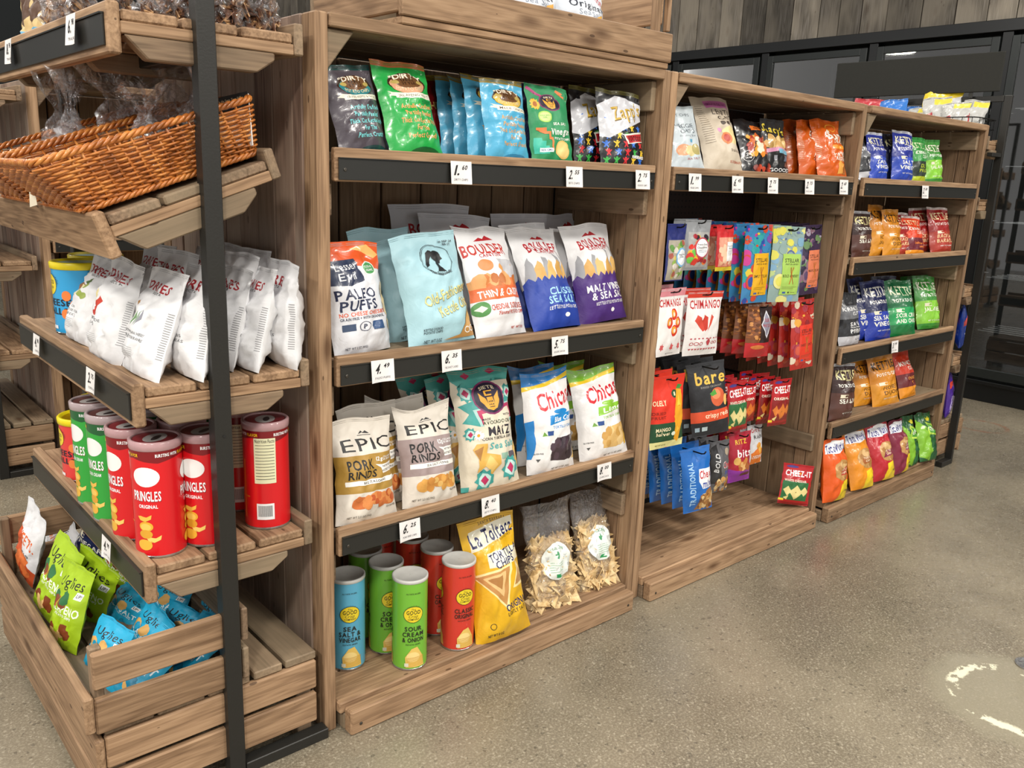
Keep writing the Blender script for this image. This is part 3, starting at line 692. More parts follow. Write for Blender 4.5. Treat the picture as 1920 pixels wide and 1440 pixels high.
siete_logo = lambda u, v, s: [E(u, v, .26*s, .125*s, '7c2a5c'), E(u, v, .235*s, .112*s, '241a34'), T('SIETE', u, v+.078*s, .24*s, .024*s, 'f0e2c0', 1, 0, 0, .008), P([(u-.16*s, v+.045*s), (u-.08*s, v-.0*s), (u-.05*s, v-.07*s), (u+.05*s, v-.07*s), (u+.08*s, v), (u+.16*s, v+.045*s), (u+.15*s, v-.02*s), (u+.09*s, v-.08*s), (u, v-.095*s), (u-.09*s, v-.08*s), (u-.15*s, v-.02*s)], 'e0a63a'), B(u-.06*s, v-.065*s, u+.06*s, v+.005*s, 'e0a63a'), B(u-.07*s, v+.015*s, u+.04*s, v+.025*s, 'e0a63a'), B(u-.07*s, v+.02*s, u-.045*s, v+.05*s, 'e0a63a'), B(u-.07*s, v+.045*s, u+.06*s, v+.053*s, 'e0a63a')] + [B(u-.045*s+.035*s*i, v-.055*s+.022*s*j, u-.028*s+.035*s*i, v-.045*s+.022*s*j, '241a34') for i in range(3) for j in range(2)]
D = dict(
 pepper=dirty('4f4850', '12403e', '2a7d84', '7fdde0', 'CRACKED PEPPER & SEA SALT', '1d3f3f'), jalap=dirty('1fa045', 'b4683c', 'd6a07c', 'f0a062', 'JALAPENO HEAT', '0c5a28'), maui=dirty('4fa9cf', '8a7428', 'dcb850', 'd9a25c', 'MAUI ONION', '2f7fa6'),
 darkred=dict(c='7d1418', d=.06, m='gloss', bands=[(.93, 1, '9c8a30')], art=[T('CHIPS', .5, .6, .6, .09, 'e0c070')]), navyfoil=dict(c='1a2350', d=.06, m='gloss', art=[[T('~~~~~~', .12, .2+.05*k, .2, .02, '5b78b0', 0, 0, 60) for k in range(8)]]),
 siete_green=dict(c='238a55', d=.06, m='matte', art=[P([(.02, .93), (.3, .88), (.32, .84), (.36, .84), (.36, .87), (.05, .97)], 'b0447c'), P([(.7, .93), (.84, .9), (.84, .87), (.97, .84), (.99, .87), (.88, .9), (.87, .93), (.74, .96)], 'e07a3c'), star(.16, .74, .11, .08, 11, 'e3b53c', .7), E(.16, .74, .05, .035, 'a9642a'), siete_logo(.5, .77, .95), E(.3, .57, .15, .075, 'a4cf5a'), E(.3, .57, .12, .06, 'c3e08a'), T('AVOCADO', .3, .585, .2, .02, '5f9a32'), T('OIL', .3, .56, .08, .02, '5f9a32'), T('SEA SALT', .66, .49, .32, .035, 'f2f4ea'), T('Vinegar', .64, .39, .52, .08, 'f2f4ea', 1, .2, 3), T('POTATO CHIPS', .68, .3, .4, .03, 'f2f4ea', 1),
   P([(.05, .3), (.2, .3), (.2, .26), (.28, .26), (.28, .2), (.34, .2), (.34, .1), (.05, .1)], '38b59c'), P([(.1, .4), (.26, .4), (.26, .35), (.34, .35), (.34, .28), (.4, .28), (.4, .14), (.44, .14), (.44, .31), (.38, .31), (.38, .38), (.3, .38), (.3, .43), (.1, .43)], 'e07a3c'), E(.68, .16, .19, .12, 'd9b868'), E(.68, .16, .16, .1, 'e3c87e'), B(.14, .12, .42, .17, 'e7eef0'), T('NON GMO', .28, .145, .22, .026, '26427a')]),
 zapps=dict(c='17171b', d=.06, m='gloss', bands=[(.95, 1, '6a6428')], art=[figs, P([(0, .38), (0, .78), (.42, .93), (1, .85), (1, .62), (.6, .5), (.15, .35)], 'cfd0d6'), T('Zapp\'s', .62, .72, .72, .19, '6a5416', 1, .2, 12), T('Zapp\'s', .61, .725, .71, .185, 'c9a53e', 0, .2, 12), lines(.6, .82, .64, 4, .014, '55555c', .004), P([(.42, .39), (.98, .47), (.98, .33), (.5, .27)], 'e8e4d4'), P([(.46, .375), (.97, .445), (.97, .34), (.53, .285)], 'b51f2a'), T('VOODOO', .73, .362, .42, .065, '190c0e', 1, 0, 6), T('New Orleans Kettle Style', .68, .437, .46, .02, '222222', 0, 0, 7), B(.62, .1, .96, .135, 'e8e8e8'), T('NET WT 2 OZ (56G)', .79, .117, .3, .02, '222222')]),
 paleo=dict(c='dcdde2', d=.085, m='gloss', bands=[(.9, 1, 'd9562a')], art=[P([(0, .74), (.45, .78), (1, .72), (1, 1), (0, 1)], 'dd5a28'), P([(.5, .93), (.8, .97), (1, .88), (.9, .84), (.7, .9)], 'e9b76a'), P([(.03, .62), (.08, .83), (.5, .84), (.54, .64), (.3, .6)], '2b3550'), T('Lesser', .32, .78, .34, .07, 'f0f0f0', 0, .2, 3), T('Evil', .3, .69, .26, .07, 'f0f0f0', 0, .2, 3), E(.7, .745, .13, .065, 'e7efe6'), E(.7, .745, .11, .054, '4b9a58'), T('USDA', .7, .76, .15, .022, W_), T('ORGANIC', .7, .728, .15, .022, W_), T('PALEO', .36, .53, .6, .09, '232c4a', 1), T('PUFFS', .38, .43, .56, .09, '232c4a', 1), T('NO CHEESE CHEESINESS', .48, .355, .8, .035, 'e0603a', 1), T('GRAIN FREE + WITH ORGANIC OIL', .45, .315, .74, .024, '444a5c'), B(.1, .21, .28, .27, '3a4a66'), ring_(.42, .24, .09, .042, '333a50'), T('P', .42, .24, .05, .04, '333a50'), B(.55, .2, .74, .275, '34507a'), P([(.84, .35), (.9, .2), (.98, .12), (.99, .5), (.9, .62), (.84, .58)], 'e6d0a0'), T('NET WT 5 OZ (140G)', .3, .06, .34, .02, '666a74')]),
 old=dict(c='a5ccd6', d=.09, m='matte', wr=1.2, art=[ring_(.56, .735, .25, .15, '2c3438', .03), ring_(.56, .735, .235, .14, '2c3438', .02), E(.57, .765, .085, .055, '16181c'), P([(.53, .81), (.47, .825), (.41, .8), (.40, .73), (.37, .665), (.43, .685), (.455, .74), (.5, .785)], '16181c'), P([(.64, .78), (.675, .74), (.645, .73), (.63, .7), (.59, .7), (.59, .67), (.66, .62), (.5, .62), (.54, .67), (.53, .73)], '16181c'), T('The Saucy Ladies', .56, .605, .36, .03, '2c3438', 0, 0, 0, -.02), T('Old-Fashioned', .6, .43, .74, .095, '8d8a58', 0, .2, 14), T('Old-Fashioned', .595, .435, .74, .095, 'e3d489', 0, .2, 14), T('Kettle Chips', .7, .315, .6, .095, '8d8a58', 0, .2, 14), T('Kettle Chips', .695, .32, .6, .095, 'e3d489', 0, .2, 14), T('KETTLE COOKED', .3, .135, .26, .02, '3d4a50'), T('POTATO CHIPS', .3, .11, .26, .02, '3d4a50'), P([(.45, .03), (.7, .06), (.85, .2), (.99, .25), (.99, .03)], 'b98a4c'), P([(.8, .1), (.9, .28), (.97, .24), (.95, .1)], 'd0a364'), ring_(.83, .09, .05, .028, 'f2f2ee', .25), ring_(.92, .1, .05, .028, 'f2f2ee', .25), T('10 SEP 24', .82, .9, .2, .02, '30343a'), T('BB ST', .82, .87, .12, .02, '30343a'), T('NET WT 5 OZ', .3, .04, .26, .025, '3d4a50')]),
 thin=dict(c='e4e4e6', d=.085, m='matte', art=[P([(.3, .87), (.44, .905), (.5, .885), (.57, .915), (.7, .865)], 'b3202a'), T('BOULDER', .42, .79, .8, .1, 'c0342c', 1, 0, 0, .02), T('CANYON', .45, .72, .42, .034, 'b3202a', 1), E(.28, .63, .12, .055, 'd38a52'), E(.66, .6, .17, .05, 'd99a58'), P([(.5, .68), (.95, .66), (.95, .5), (.7, .45)], 'bfbfc3'), B(0, .33, 1, .5, 'd9743c'), blobs(.5, .48, .45, .035, 16, ['c97a3c', 'e0a268', 'b86a30'], .09, 8), B(0, .32, 1, .43, 'dd6a36'), T('THIN & CRISPY', .5, .375, .86, .065, W_, 1), E(.1, .25, .11, .065, '4f8a4a'), P([(.02, .25), (.1, .28), (.17, .25), (.1, .22)], 'dfe9d6'), T('CHEDDAR SOUR CREAM', .58, .25, .72, .05, 'c04a34', 1), T('Flavored POTATO CHIPS', .6, .195, .56, .032, 'c04a34', 1), T('NET WT 5 OZ', .72, .06, .3, .02, 'c04a34')]),
 classic=boulder('1f3f9e', 'CLASSIC', 'SEA SALT', 'KETTLE STYLE POTATO CHIPS'), malt=boulder('4a2a78', 'MALT VINEGAR', '& SEA SALT', 'KETTLE STYLE POTATO CHIPS'),
 white=dict(c='cfcfd4', d=.09, m='matte', art=[P([(.4, .87), (.5, .905), (.55, .885), (.6, .915), (.72, .865)], 'b3202a'), T('BOULDER', .55, .795, .7, .1, 'b3202a', 1)]),
 epic_gold=epic('a9843a', 'BBQ SEASONING', ['c9703a', 'd98a4c', 'b8562a']), epic_mauve=epic('9c8a88', 'SEA SALT + PEPPER', ['d9a050', 'c98a40', 'e0b468'], .07),
 maiz=dict(c='dcd2bd', d=.095, m='matte', art=[B(0, .9, 1, 1, '4aa59c'), P([(0, .9), (.12, .86), (.2, .9), (.3, .84), (.4, .9), (1, .9), (1, .94), (0, .94)], '4aa59c'), P([(.2, .95), (.28, .98), (.36, .95), (.28, .92)], 'b8305e'), P([(.62, .96), (.7, .985), (.8, .96), (.7, .935)], 'b8305e'), medal(.2, .8, .85), medal(.95, .78, .8), P([(.04, .7), (.3, .74), (.5, .78), (.72, .72), (.95, .74), (.95, .54), (.3, .52), (.06, .56), (.16, .63)], '3f9d97'), P([(.22, .66), (.95, .7), (.95, .56), (.3, .52)], 'a9cfca'), P([(.27, .65), (.95, .69), (.95, .57), (.34, .53)], 'b8305e'), P([(.34, .62), (.88, .66), (.88, .5), (.36, .5)], 'dcd2bd'), siete_logo(.56, .745, 1.12), T('MADE', .4, .575, .14, .018, '2c2a30'), T('WITH', .8, .595, .12, .018, '2c2a30'), T('AVOCADO OIL', .6, .545, .52, .03, '35452e', 1), T('MA\u00edZ', .62, .475, .42, .075, '1f1a28', 1), T('CORN TORTILLA CHIPS', .58, .415, .56, .022, '2c2a30', 1), T('Sea Salt', .66, .355, .5, .055, '54a7a4', 1, .15), medal(.14, .465, .6), star(.26, .45, .08, .045, 10, 'f2f2f2', .6), E(.26, .45, .022, .014, 'e0a63a'),
   P([(.15, .34), (.22, .38), (.36, .38), (.36, .3), (.56, .27), (.56, .2), (.42, .12), (.32, .2), (.2, .15), (.22, .26)], 'd6a84e'), P([(.84, .26), (.92, .36), (.97, .3), (.97, .16), (.9, .15)], 'd9b25e'), P([(.17, .33), (.3, .36), (.24, .24)], 'a5743a'), P([(.3, .2), (.4, .28), (.5, .2), (.42, .14)], 'e3bd6c'), B(.58, .235, .73, .285, '8fb3a0'), B(.76, .235, .87, .285, '5a5560'), medal(.32, .08, 1.0), medal(.76, .15, 1.1), B(0, 0, .1, .04, '4aa59c')]),
 blue=chicas('1879c4', '1f86cc', 'Blue Corn', ['3b2c34', '4a3842', '2f232a'], [P([(.0, .15), (.05, .15), (.1, .3), (.1, .52), (.0, .5)], '1f7fc8')]), lime=chicas('7cb82c', '86bf34', 'Lime', ['d8b06c', 'c89a50', 'e6c486'], []),
 toltec=dict(c='dfae1c', d=.1, m='gloss', art=[T('SANTA BARBARA', .6, .955, .5, .03, '5a4416'), P([(.1, .74), (.14, .9), (.96, .96), (.98, .84), (.6, .8)], 'f0ead0'), T('La Tolteca', .54, .86, .84, .115, '1c2458', 1, 0, 6), T('TORTILLA FACTORY', .72, .8, .38, .02, '5a4416', 0, 0, 4), B(.3, .6, .98, .715, 'f0ead0'), T('TORTILLA', .64, .69, .64, .06, '1c2458', 1, 0, 5), T('CHIPS', .6, .625, .4, .055, '1c2458', 1, 0, 5), P([(.02, .56), (.72, .6), (.5, .24)], 'f0dfa0'), P([(.06, .545), (.66, .58), (.48, .28)], 'c08a4c'), P([(.16, .53), (.56, .555), (.44, .36)], 'e2bd80'), P([(.22, .515), (.48, .53), (.42, .42)], 'ad7a40'), P([(.66, .4), (.98, .4), (.84, .6)], 'f0dfa0'), P([(.7, .42), (.95, .42), (.84, .56)], 'b98648'), T('ORIGINAL', .72, .27, .52, .055, '1c2458', 1, 0, 4), T('LIGHTLY SALTED', .7, .215, .44, .03, '3d3420', 1, 0, 4), ring_(.24, .13, .05, .025, '3d3420', .2), T('NET WT 10 OZ', .28, .06, .26, .022, '3d3420')]),
 veggie=dict(c='c9d4da', d=.06, m='gloss', art=[T('CUT CHIPS', .5, .86, .6, .05, '3c4650', 0), T('VEGGIE', .5, .68, .6, .07, '3c4650', 0), T('CHIPS', .54, .59, .44, .07, '3c4650', 0), T('Breaking New', .55, .52, .5, .03, '6a727a', 0), B(.55, .41, .66, .46, '5fa8cc'), E(.32, .3, .2, .09, 'e3a37c'), E(.52, .28, .16, .085, 'e0cf98'), E(.74, .3, .17, .09, 'b0a468'), T('SEA SALT', .6, .16, .4, .03, 'b06a6a')]),
 lentil=dict(c='c9bca8', d=.075, m='matte', art=[B(.32, .84, .95, .95, 'cf78b4'), T('HIMALAYAN PINK SALT', .63, .9, .56, .045, '8c3a78'), T('LENTIL', .66, .77, .58, .075, '3a2f28', 0), T('CHIPS', .7, .68, .46, .07, '3a2f28', 0), E(.5, .6, .07, .025, '4a3f36'), E(.66, .6, .07, .025, '4a3f36'), E(.7, .44, .26, .12, 'e3d298'), E(.52, .4, .13, .08, 'cf7c4a'), E(.52, .4, .08, .05, 'b8483c'), E(.36, .5, .06, .03, 'cf90bc'), T('Breaking Wave', .76, .24, .4, .035, '6a5c4e', 0), T('ROSEMARY', .72, .1, .4, .03, 'b0604a'), [B(.06, .35+.03*k, .22, .356+.03*k, '7a6c5c') for k in range(18)]]),
 blackmix=dict(c='17161a', d=.06, m='gloss', art=[B(.52, .8, .98, .9, 'd9702a'), T('NEW', .75, .85, .3, .045, '2a1208'), blobs(.55, .5, .32, .17, 34, ['e08a32', 'c9622a', 'a33426', 'e0a23c', 'efe0c8'], .09, 2), ring_(.16, .3, .13, .1, 'c8c8c8', .1), T('24', .16, .33, .12, .05, W_), T('GRAMS', .16, .27, .14, .025, W_), blobs(.6, .1, .3, .05, 9, ['b8442a', 'd9a03c', '7a2a20'], .07, 4)]),
 stacy=dict(c='1b1a1c', d=.05, m='gloss', art=[T('Stacy\'s', .5, .82, .9, .14, 'd9c23c', 1, .2, -6), blobs(.5, .58, .4, .07, 12, ['c9a060', 'a98448', 'e0bd80'], .12, 5), P([(.05, .38), (.5, .42), (.95, .37), (.95, .44), (.5, .49), (.05, .45)], 'c888a8'), P([(.5, .38), (.95, .35), (.95, .43), (.5, .46)], '6fa8c0'), B(.3, .24, .42, .34, '8c8c94'), B(.7, .24, .85, .34, '5f6a7c'), T('GOOOD', .5, .08, .8, .06, 'e4e4e4')]),
 sun=dict(c='cf5c17', d=.07, m='gloss', wr=1.4, art=[ring_(.66, .86, .2, .07, 'f0a83c', .2), T('Sun', .66, .72, .6, .17, 'f6ead8', 1, .1), T('CHIPS', .72, .6, .42, .055, 'f6ead8', 1), B(.45, .46, .98, .53, 'e8902c'), T('HARVEST', .7, .37, .5, .06, 'f6ead8', 1), T('CHEDDAR', .72, .3, .48, .06, 'f6ead8', 1), P([(.55, .05), (.6, .26), (.8, .26), (.75, .06)], 'e0a048'), P([(.74, .05), (.9, .22), (.98, .18), (.86, .04)], 'a5622a'), [B(.02, .3+.03*k, .13, .306+.03*k, 'e9c8a8') for k in range(18)]]),
 candy_blue=dict(c='28306f', d=.035, m='gloss', hang=1, art=[B(.06, .02, .94, .72, 'a9a294'), blobs(.5, .38, .36, .3, 34, ['8fae52', 'a85a4c', 'c9b86a', 'd8d0c4', '5f8f46'], .09, 3, .6), E(.66, .42, .3, .17, '7fb3dc'), E(.66, .42, .24, .14, 'e8eef2'), T('Freeze Dried', .66, .47, .36, .028, K_), T('Candy', .66, .43, .2, .028, K_)]),
 candy_grey=dict(c='8f9296', d=.035, m='gloss', hang=1, art=[B(.1, .06, .94, .76, 'a9a8a6'), blobs(.5, .4, .34, .28, 30, ['6fbf4a', 'd8392c', 'e8b832', '2c2430', 'e8762c', 'a02430'], .1, 4, .65), E(.6, .45, .29, .21, 'b84858'), E(.6, .45, .25, .18, 'f0f0f2'), T('Freeze Dried', .6, .52, .4, .035, K_), T('Cloud Bites', .6, .46, .4, .035, K_), lines(.45, .75, .4, 3, .025, '8898a8')]),
 candy_red=dict(c='c92a2e', d=.03, m='gloss', hang=1, art=[B(.1, .1, .94, .74, 'e09a80'), blobs(.45, .4, .3, .26, 20, ['e8b490', 'd9705c', 'efc8a8'], .12, 4, .7), B(0, 0, 1, .09, 'd9c22c'), B(.5, .22, .92, .64, 'ececec'), T('Freeze Dried', .71, .55, .36, .028, K_), T('Sharks', .71, .5, .26, .032, K_), lines(.56, .86, .44, 4, .03, 'a0a0a8')]),
 stel_yellow=stellar('e3ac1c', 'SIMPLY STELLAR', ['3a7fb0', '2a4a9c', 'd9c03c', 'c43a8c', '2f9a9c', '7a4aa0', 'c8462c'], 11), stel_green=stellar('a9cf62', 'BOLD & HERBY', ['8fa8a4', 'd9d45c', '7fa8c4', 'b8cc88', '5f6f9c', 'e0dc8c'], 12), stel_orange=stellar('e0805c', 'MAPLE PECAN', ['3a2c4a', '5a4468', 'a8a0b4', '2a2438', '6a8a5c', '8c6a7c'], 13), stel_red=stellar('d93a26', 'SWEET & SPICY', ['b02a22', 'c9543c', 'e0a03c', '8c2226', 'd9c8b0', 'a83a48'], 14),
 chim1=dict(c='e8e4e2', d=.035, m='matte', hang=1, bands=[(.9, 1, 'd98a94')], art=[B(0, .88, 1, 1, 'd98a94'), B(.38, .925, .66, .945, K_), T('CHIMANGO', .42, .79, .86, .11, 'b8262a', 1), [[E(.5+a, .5+b, .11, .085, 'd0331f'), E(.48+a, .51+b, .08, .055, 'e8a03c'), E(.5+a, .5+b, .035, .03, 'ece4dc')] for a, b in ((0, .12), (-.16, 0), (.16, 0), (.02, -.12))], [star(a, .14, .08, .06, 6, 'cf5a5c', .6) for a in (.15, .5, .82)], T('NET WT 3.5 OZ', .5, .04, .3, .02, '8a8686')]),
 chim2=dict(c='e8e4e2', d=.035, m='matte', hang=1, bands=[(.9, 1, 'c9392c')], art=[B(0, .9, 1, 1, 'cf3a2a'), B(.4, .93, .66, .95, K_), T('CHIMANGO', .52, .8, .9, .13, 'b8262a', 1), [P([(.5+.06*k, .38), (.5+.22*k-.09, .55), (.5+.2*k-.03, .64), (.5+.2*k+.07, .6), (.56+.04*k, .42)], c_) for k, c_ in ((-1, 'd0493a'), (0, 'c23a2c'), (1, 'd4523e'))], [E(.15+.11*k, .27, .03, .012, 'b8505a') for k in range(8)], [ring_(.18+.13*k, .19, .06, .028, 'b8404a', .3, 8) for k in range(3)], P([(.58, .22), (.64, .28), (.7, .22), (.66, .16), (.62, .16)], 'b8404a'), [ring_(.78+.1*k, .2, .05, .024, 'b8404a', .3, 8) for k in range(2)], [P([(.12+.08*k, .115), (.19+.08*k, .115), (.155+.08*k, .09)], 'b8303a') for k in range(10)]]),
 pretzel=dict(c='7d4a2c', d=.045, m='gloss', hang=1, bands=[(0, .28, 'b01f26')], art=[blobs(.35, .6, .3, .3, 60, ['8c4f22', 'b06f36', '5c3216', 'c98a4c'], .07, 8, .35), B(0, 0, 1, .28, 'b81f28'), B(.45, .28, .98, .95, '2a1a18'), P([(.46, .62), (.72, .88), (.97, .62), (.72, .36)], 'd9d9de'), P([(.5, .62), (.72, .84), (.93, .62), (.72, .4)], '8d8c9c'), T('OLDE', .72, .7, .24, .055, 'a8262c'), T('PRETZEL', .72, .6, .36, .05, 'a8262c', 1), E(.4, .2, .25, .04, 'd07a3c')]),
 mango=dict(c='d8331f', d=.045, m='matte', hang=1, bands=[(.12, .33, '20492c')], art=[B(0, .1, 1, .36, '1f4a2c'), B(0, 0, 1, .1, 'e2dc98'), B(.44, .93, .6, .95, K_), T('SOLELY', .18, .64, .4, .07, 'f3e2b8', 1), E(.66, .74, .09, .055, '20492c'), T('1', .66, .74, .04, .05, 'f3e2b8'), P([(.66, .12), (.62, .5), (.74, .8), (.9, .78), (.92, .5), (.86, .2), (.8, .06)], 'e8a424'), P([(.72, .2), (.7, .5), (.8, .72), (.86, .5), (.8, .25)], 'f2c23c'), P([(.74, .8), (.8, .86), (.94, .84), (.88, .79)], '3f8a3c'), star(.8, .42, .2, .16, 12, 'e8a424', .85), T('DRIED', .2, .5, .36, .04, '8a1d12'), T('FRUIT', .2, .44, .36, .04, '8a1d12'), T('MANGO', .32, .27, .42, .05, 'f3e2b8', 1), T('halves', .32, .21, .38, .05, 'f3e2b8', 1), E(.62, .2, .06, .03, 'dfe8d4'), T('NET WT 3.5 OZ', .3, .05, .3, .02, '6a6428')]),
 bare=dict(c='26272b', d=.04, m='matte', hang=1, art=[B(.42, .935, .66, .955, '050505'), T('bare', .58, .8, .8, .17, 'e0b84c', 1), T('BAKED CRUNCHY', .58, .675, .58, .025, '8f8a80'), E(.72, .52, .2, .13, 'd0603a'), E(.68, .56, .12, .07, 'e08a5c'), P([(.5, .58), (.66, .63), (.7, .56), (.56, .54)], '4f9a3c'), E(.95, .46, .06, .08, 'e8bd6c'), B(.0, .2, 1, .35, 'd8512e'), T('crispy reds', .68, .285, .66, .065, 'f7e4c4', 1), B(.08, .07, .2, .13, '9cb0bc'), B(.26, .07, .4, .13, 'b8c8cc')]),
 ch_white=cheezit('2c6e3c', 'WHITE CHEDDAR', 'e6d690'), ch_orange=cheezit('a52a1c', 'ORIGINAL', 'd9722a'), ch_green=cheezit('8a1c1c', 'ORIGINAL', 'd97a30'),
 chex=dict(c='1a66b8', d=.055, m='gloss', hang=1, art=[T('TRADITIONAL', .26, .45, .95, .12, 'a9d0f0', 1, 0, 90), P([(.46, .5), (.5, .68), (.98, .66), (.98, .36), (.58, .37)], 'f2f2f2'), T('Chex', .73, .59, .46, .12, 'c02432', 1, .1), T('mix', .78, .44, .36, .12, '2244a0', 1, .1), P([(.35, .03), (.5, .2), (.72, .33), (.98, .36), (.98, .03)], '9c6c3a'), blobs(.74, .15, .24, .12, 34, ['c99a5c', '7c4a24', 'e6c890', 'b07a3c'], .06, 5)]),
 bold=dict(c='5f5f62', d=.05, m='gloss', hang=1, art=[P([(.0, .9), (.3, .95), (.45, .2), (.0, .2)], '2c2b2c'), T('BOLD', .24, .6, .5, .14, 'd8d8d8', 1, 0, 78), T('Chex', .74, .55, .5, .13, 'f2f2f2', 1, .1), T('Chex', .745, .55, .48, .11, 'b82432', 1, .1), T('mix', .8, .41, .4, .1, '2244a0', 1, .1), blobs(.6, .16, .36, .13, 30, ['c99a5c', '7c4a24', 'e6c890', 'b07a3c', 'a9a098'], .08, 6), E(.8, .78, .12, .07, 'b0a08c')]),
 bits=dict(c='a81a30', d=.045, m='gloss', hang=1, bands=[(0, .25, '8c2f9c')], art=[P([(0, .3), (.5, .22), (1, .28), (1, 0), (0, 0)], '8c2f9c'), T('RITZ', .5, .82, .5, .09, 'e8c23a', 1), T('bits', .6, .6, .64, .16, 'f6f0f2', 1), E(.28, .45, .14, .08, 'd9aa5c'), blobs(.6, .36, .24, .09, 14, ['c9803c', 'a85f2c', 'e0b070'], .09, 7), B(.45, .13, .9, .19, '5a2418')]),
 whitepouch=dict(c='d9d9dc', d=.04, m='matte', hang=1, art=[T('Dot\'s', .5, .86, .5, .1, 'b8322c', 1), T('Rich', .6, .7, .56, .09, '2c2a2a', 1), P([(.2, .0), (.15, .3), (.5, .42), (.95, .38), (.95, .0)], 'df7a2c'), E(.6, .48, .16, .08, 'e09a3c'), E(.7, .36, .1, .1, 'e8b04c'), T('CHEDDAR', .56, .2, .7, .09, 'f6f0e8', 1)]),
 k_black=dict(c='2c2d31', d=.075, m='gloss', bands=[(0, .16, 'c9cad0'), (.55, .75, '6f7176')], art=[B(0, .5, 1, .75, '6f7176'), B(0, 0, 1, .17, 'cfd0d6'), T('KRINKLE', .5, .69, .8, .07, W_, 1), T('CUT', .6, .6, .36, .07, W_, 1), T('SALT &', .6, .4, .5, .075, W_, 1), T('FRESH GROUND', .6, .335, .5, .025, W_), T('PEPPER', .62, .265, .56, .075, W_, 1), T('NET WT', .75, .1, .3, .03, '55565c')]),
 k_blue=kettle('1f2f8c', '2848b4', ('SALT &', 'VINEGAR'), 'ece8c0'), k_navy=kettle('18204e', '2038a0', ('SEA SALT &', 'VINEGAR'), 'd9d9d0', seal='2c356c'), k_dark=kettle('1a1d3a', '1c2850', ('VINEGAR',), 'd8d49c', seal='20264c'),
 k_dill=dict(c='2f8f3c', d=.07, m='gloss', bands=[(0, .12, 'b8c82c'), (.12, .45, '2c3a28')], art=[B(0, .1, 1, .46, '26332a'), B(0, 0, 1, .13, 'b8c82c'), T('KETTLE', .5, .82, .8, .13, 'dfe8c0', 1), T('KRINKLE', .56, .66, .7, .075, 'f2f2e8', 1), T('CUT', .66, .565, .36, .075, 'f2f2e8', 1), T('DILL', .6, .36, .4, .075, 'b8c82c', 1), T('PICKLE', .62, .26, .52, .075, 'b8c82c', 1)]),
 k_jal=kettle('3a8c34', '86c83a', ('JALAPENO',), 'ece8d8', seal='2f7c30', split=.52, extra=[B(0, 0, 1, .1, '3a8c34')]), k_cream=kettle('15683c', '22a058', ('SOUR CREAM', 'AND ONION'), 'dfe6c4', seal='1c7444', split=.5, extra=[B(0, 0, 1, .2, '15743c')]),
 k_brown=kettle('3a2422', '5a3830', ('SEA SALT',), 'f0e6a8', seal='d9dbe2', split=.5), k_gold=kettle('cf8420', 'dc9428', ('HONEY', 'DIJON'), '2a1a14', '6a4412', seal='c98a2c'),
 k_fire=dict(c='d8421c', d=.075, m='gloss', bands=[(.12, .42, '6a1c2a'), (0, .12, 'e8901c'), (.95, 1, 'e3dcd8')], art=[B(0, .1, 1, .42, '6a1c2a'), B(0, 0, 1, .12, 'ec941e'), T('KETTLE', .5, .83, .8, .12, 'f3dcb0', 1), T('KRINKLE', .55, .66, .72, .08, 'f2ede0', 1), T('CUT', .64, .56, .34, .08, 'f2ede0', 1), T('Habanero', .6, .3, .6, .06, 'f08a2c', 1), T('Lime', .66, .21, .3, .06, 'f08a2c', 1)]),
 k_red=kettle('9c1c1c', 'b03a2c', ('BACKYARD', 'BARBEQUE'), 'f0dcb0', 'f0d0a0', seal='e3dcd8'), k_char=dict(c='c93a22', d=.075, m='gloss', bands=[(0, .22, 'e08a20'), (.22, .5, '6a2424')], art=[B(0, .2, 1, .5, '6a2226'), B(0, 0, 1, .22, 'e3901f'), T('KRINKLE', .55, .72, .8, .09, 'f2ede0', 1), T('CUT', .6, .61, .36, .08, 'f2ede0', 1), T('CHARDON', .62, .4, .62, .06, 'f0a040', 1), T('IE', .64, .3, .2, .06, 'f0a040', 1)]),
 tw_orange=taco('e05a14', 'b8402c'), tw_gold=taco('e08c14', 'a8622c'), tw_red=taco('b8202c', '8c2c4c'), tw_maroon=taco('7c1c38', '8c2c5c'),
 tw_green=dict(c='1c5a2c', d=.08, m='gloss', wr=1.5, art=[P([(0, .1), (.4, .0), (.5, .4), (.3, .75), (0, .9)], '7fb82c'), P([(.35, .55), (.9, .5), (.95, .74), (.45, .8)], 'b8d84c'), P([(.4, .58), (.86, .54), (.9, .7), (.48, .76)], '4f9a34'), T('Chips', .65, .66, .4, .08, 'f2f4e0', 1, .2, 4), E(.75, .87, .15, .05, 'dccf2c'), P([(.55, .05), (.98, .2), (.98, .45), (.7, .4)], '0f4a34')]),
 orig=dict(c='d4dae2', d=.1, m='matte', art=[T('Original', .5, .62, .7, .09, '2a2e3c', 1), T('Sea Salt', .56, .52, .5, .07, '7a8494', 0), P([(.6, .2), (.7, .5), (.85, .55), (.9, .25)], 'e0a848'), T('SOR', .86, .75, .24, .08, 'b8323a', 1)]),
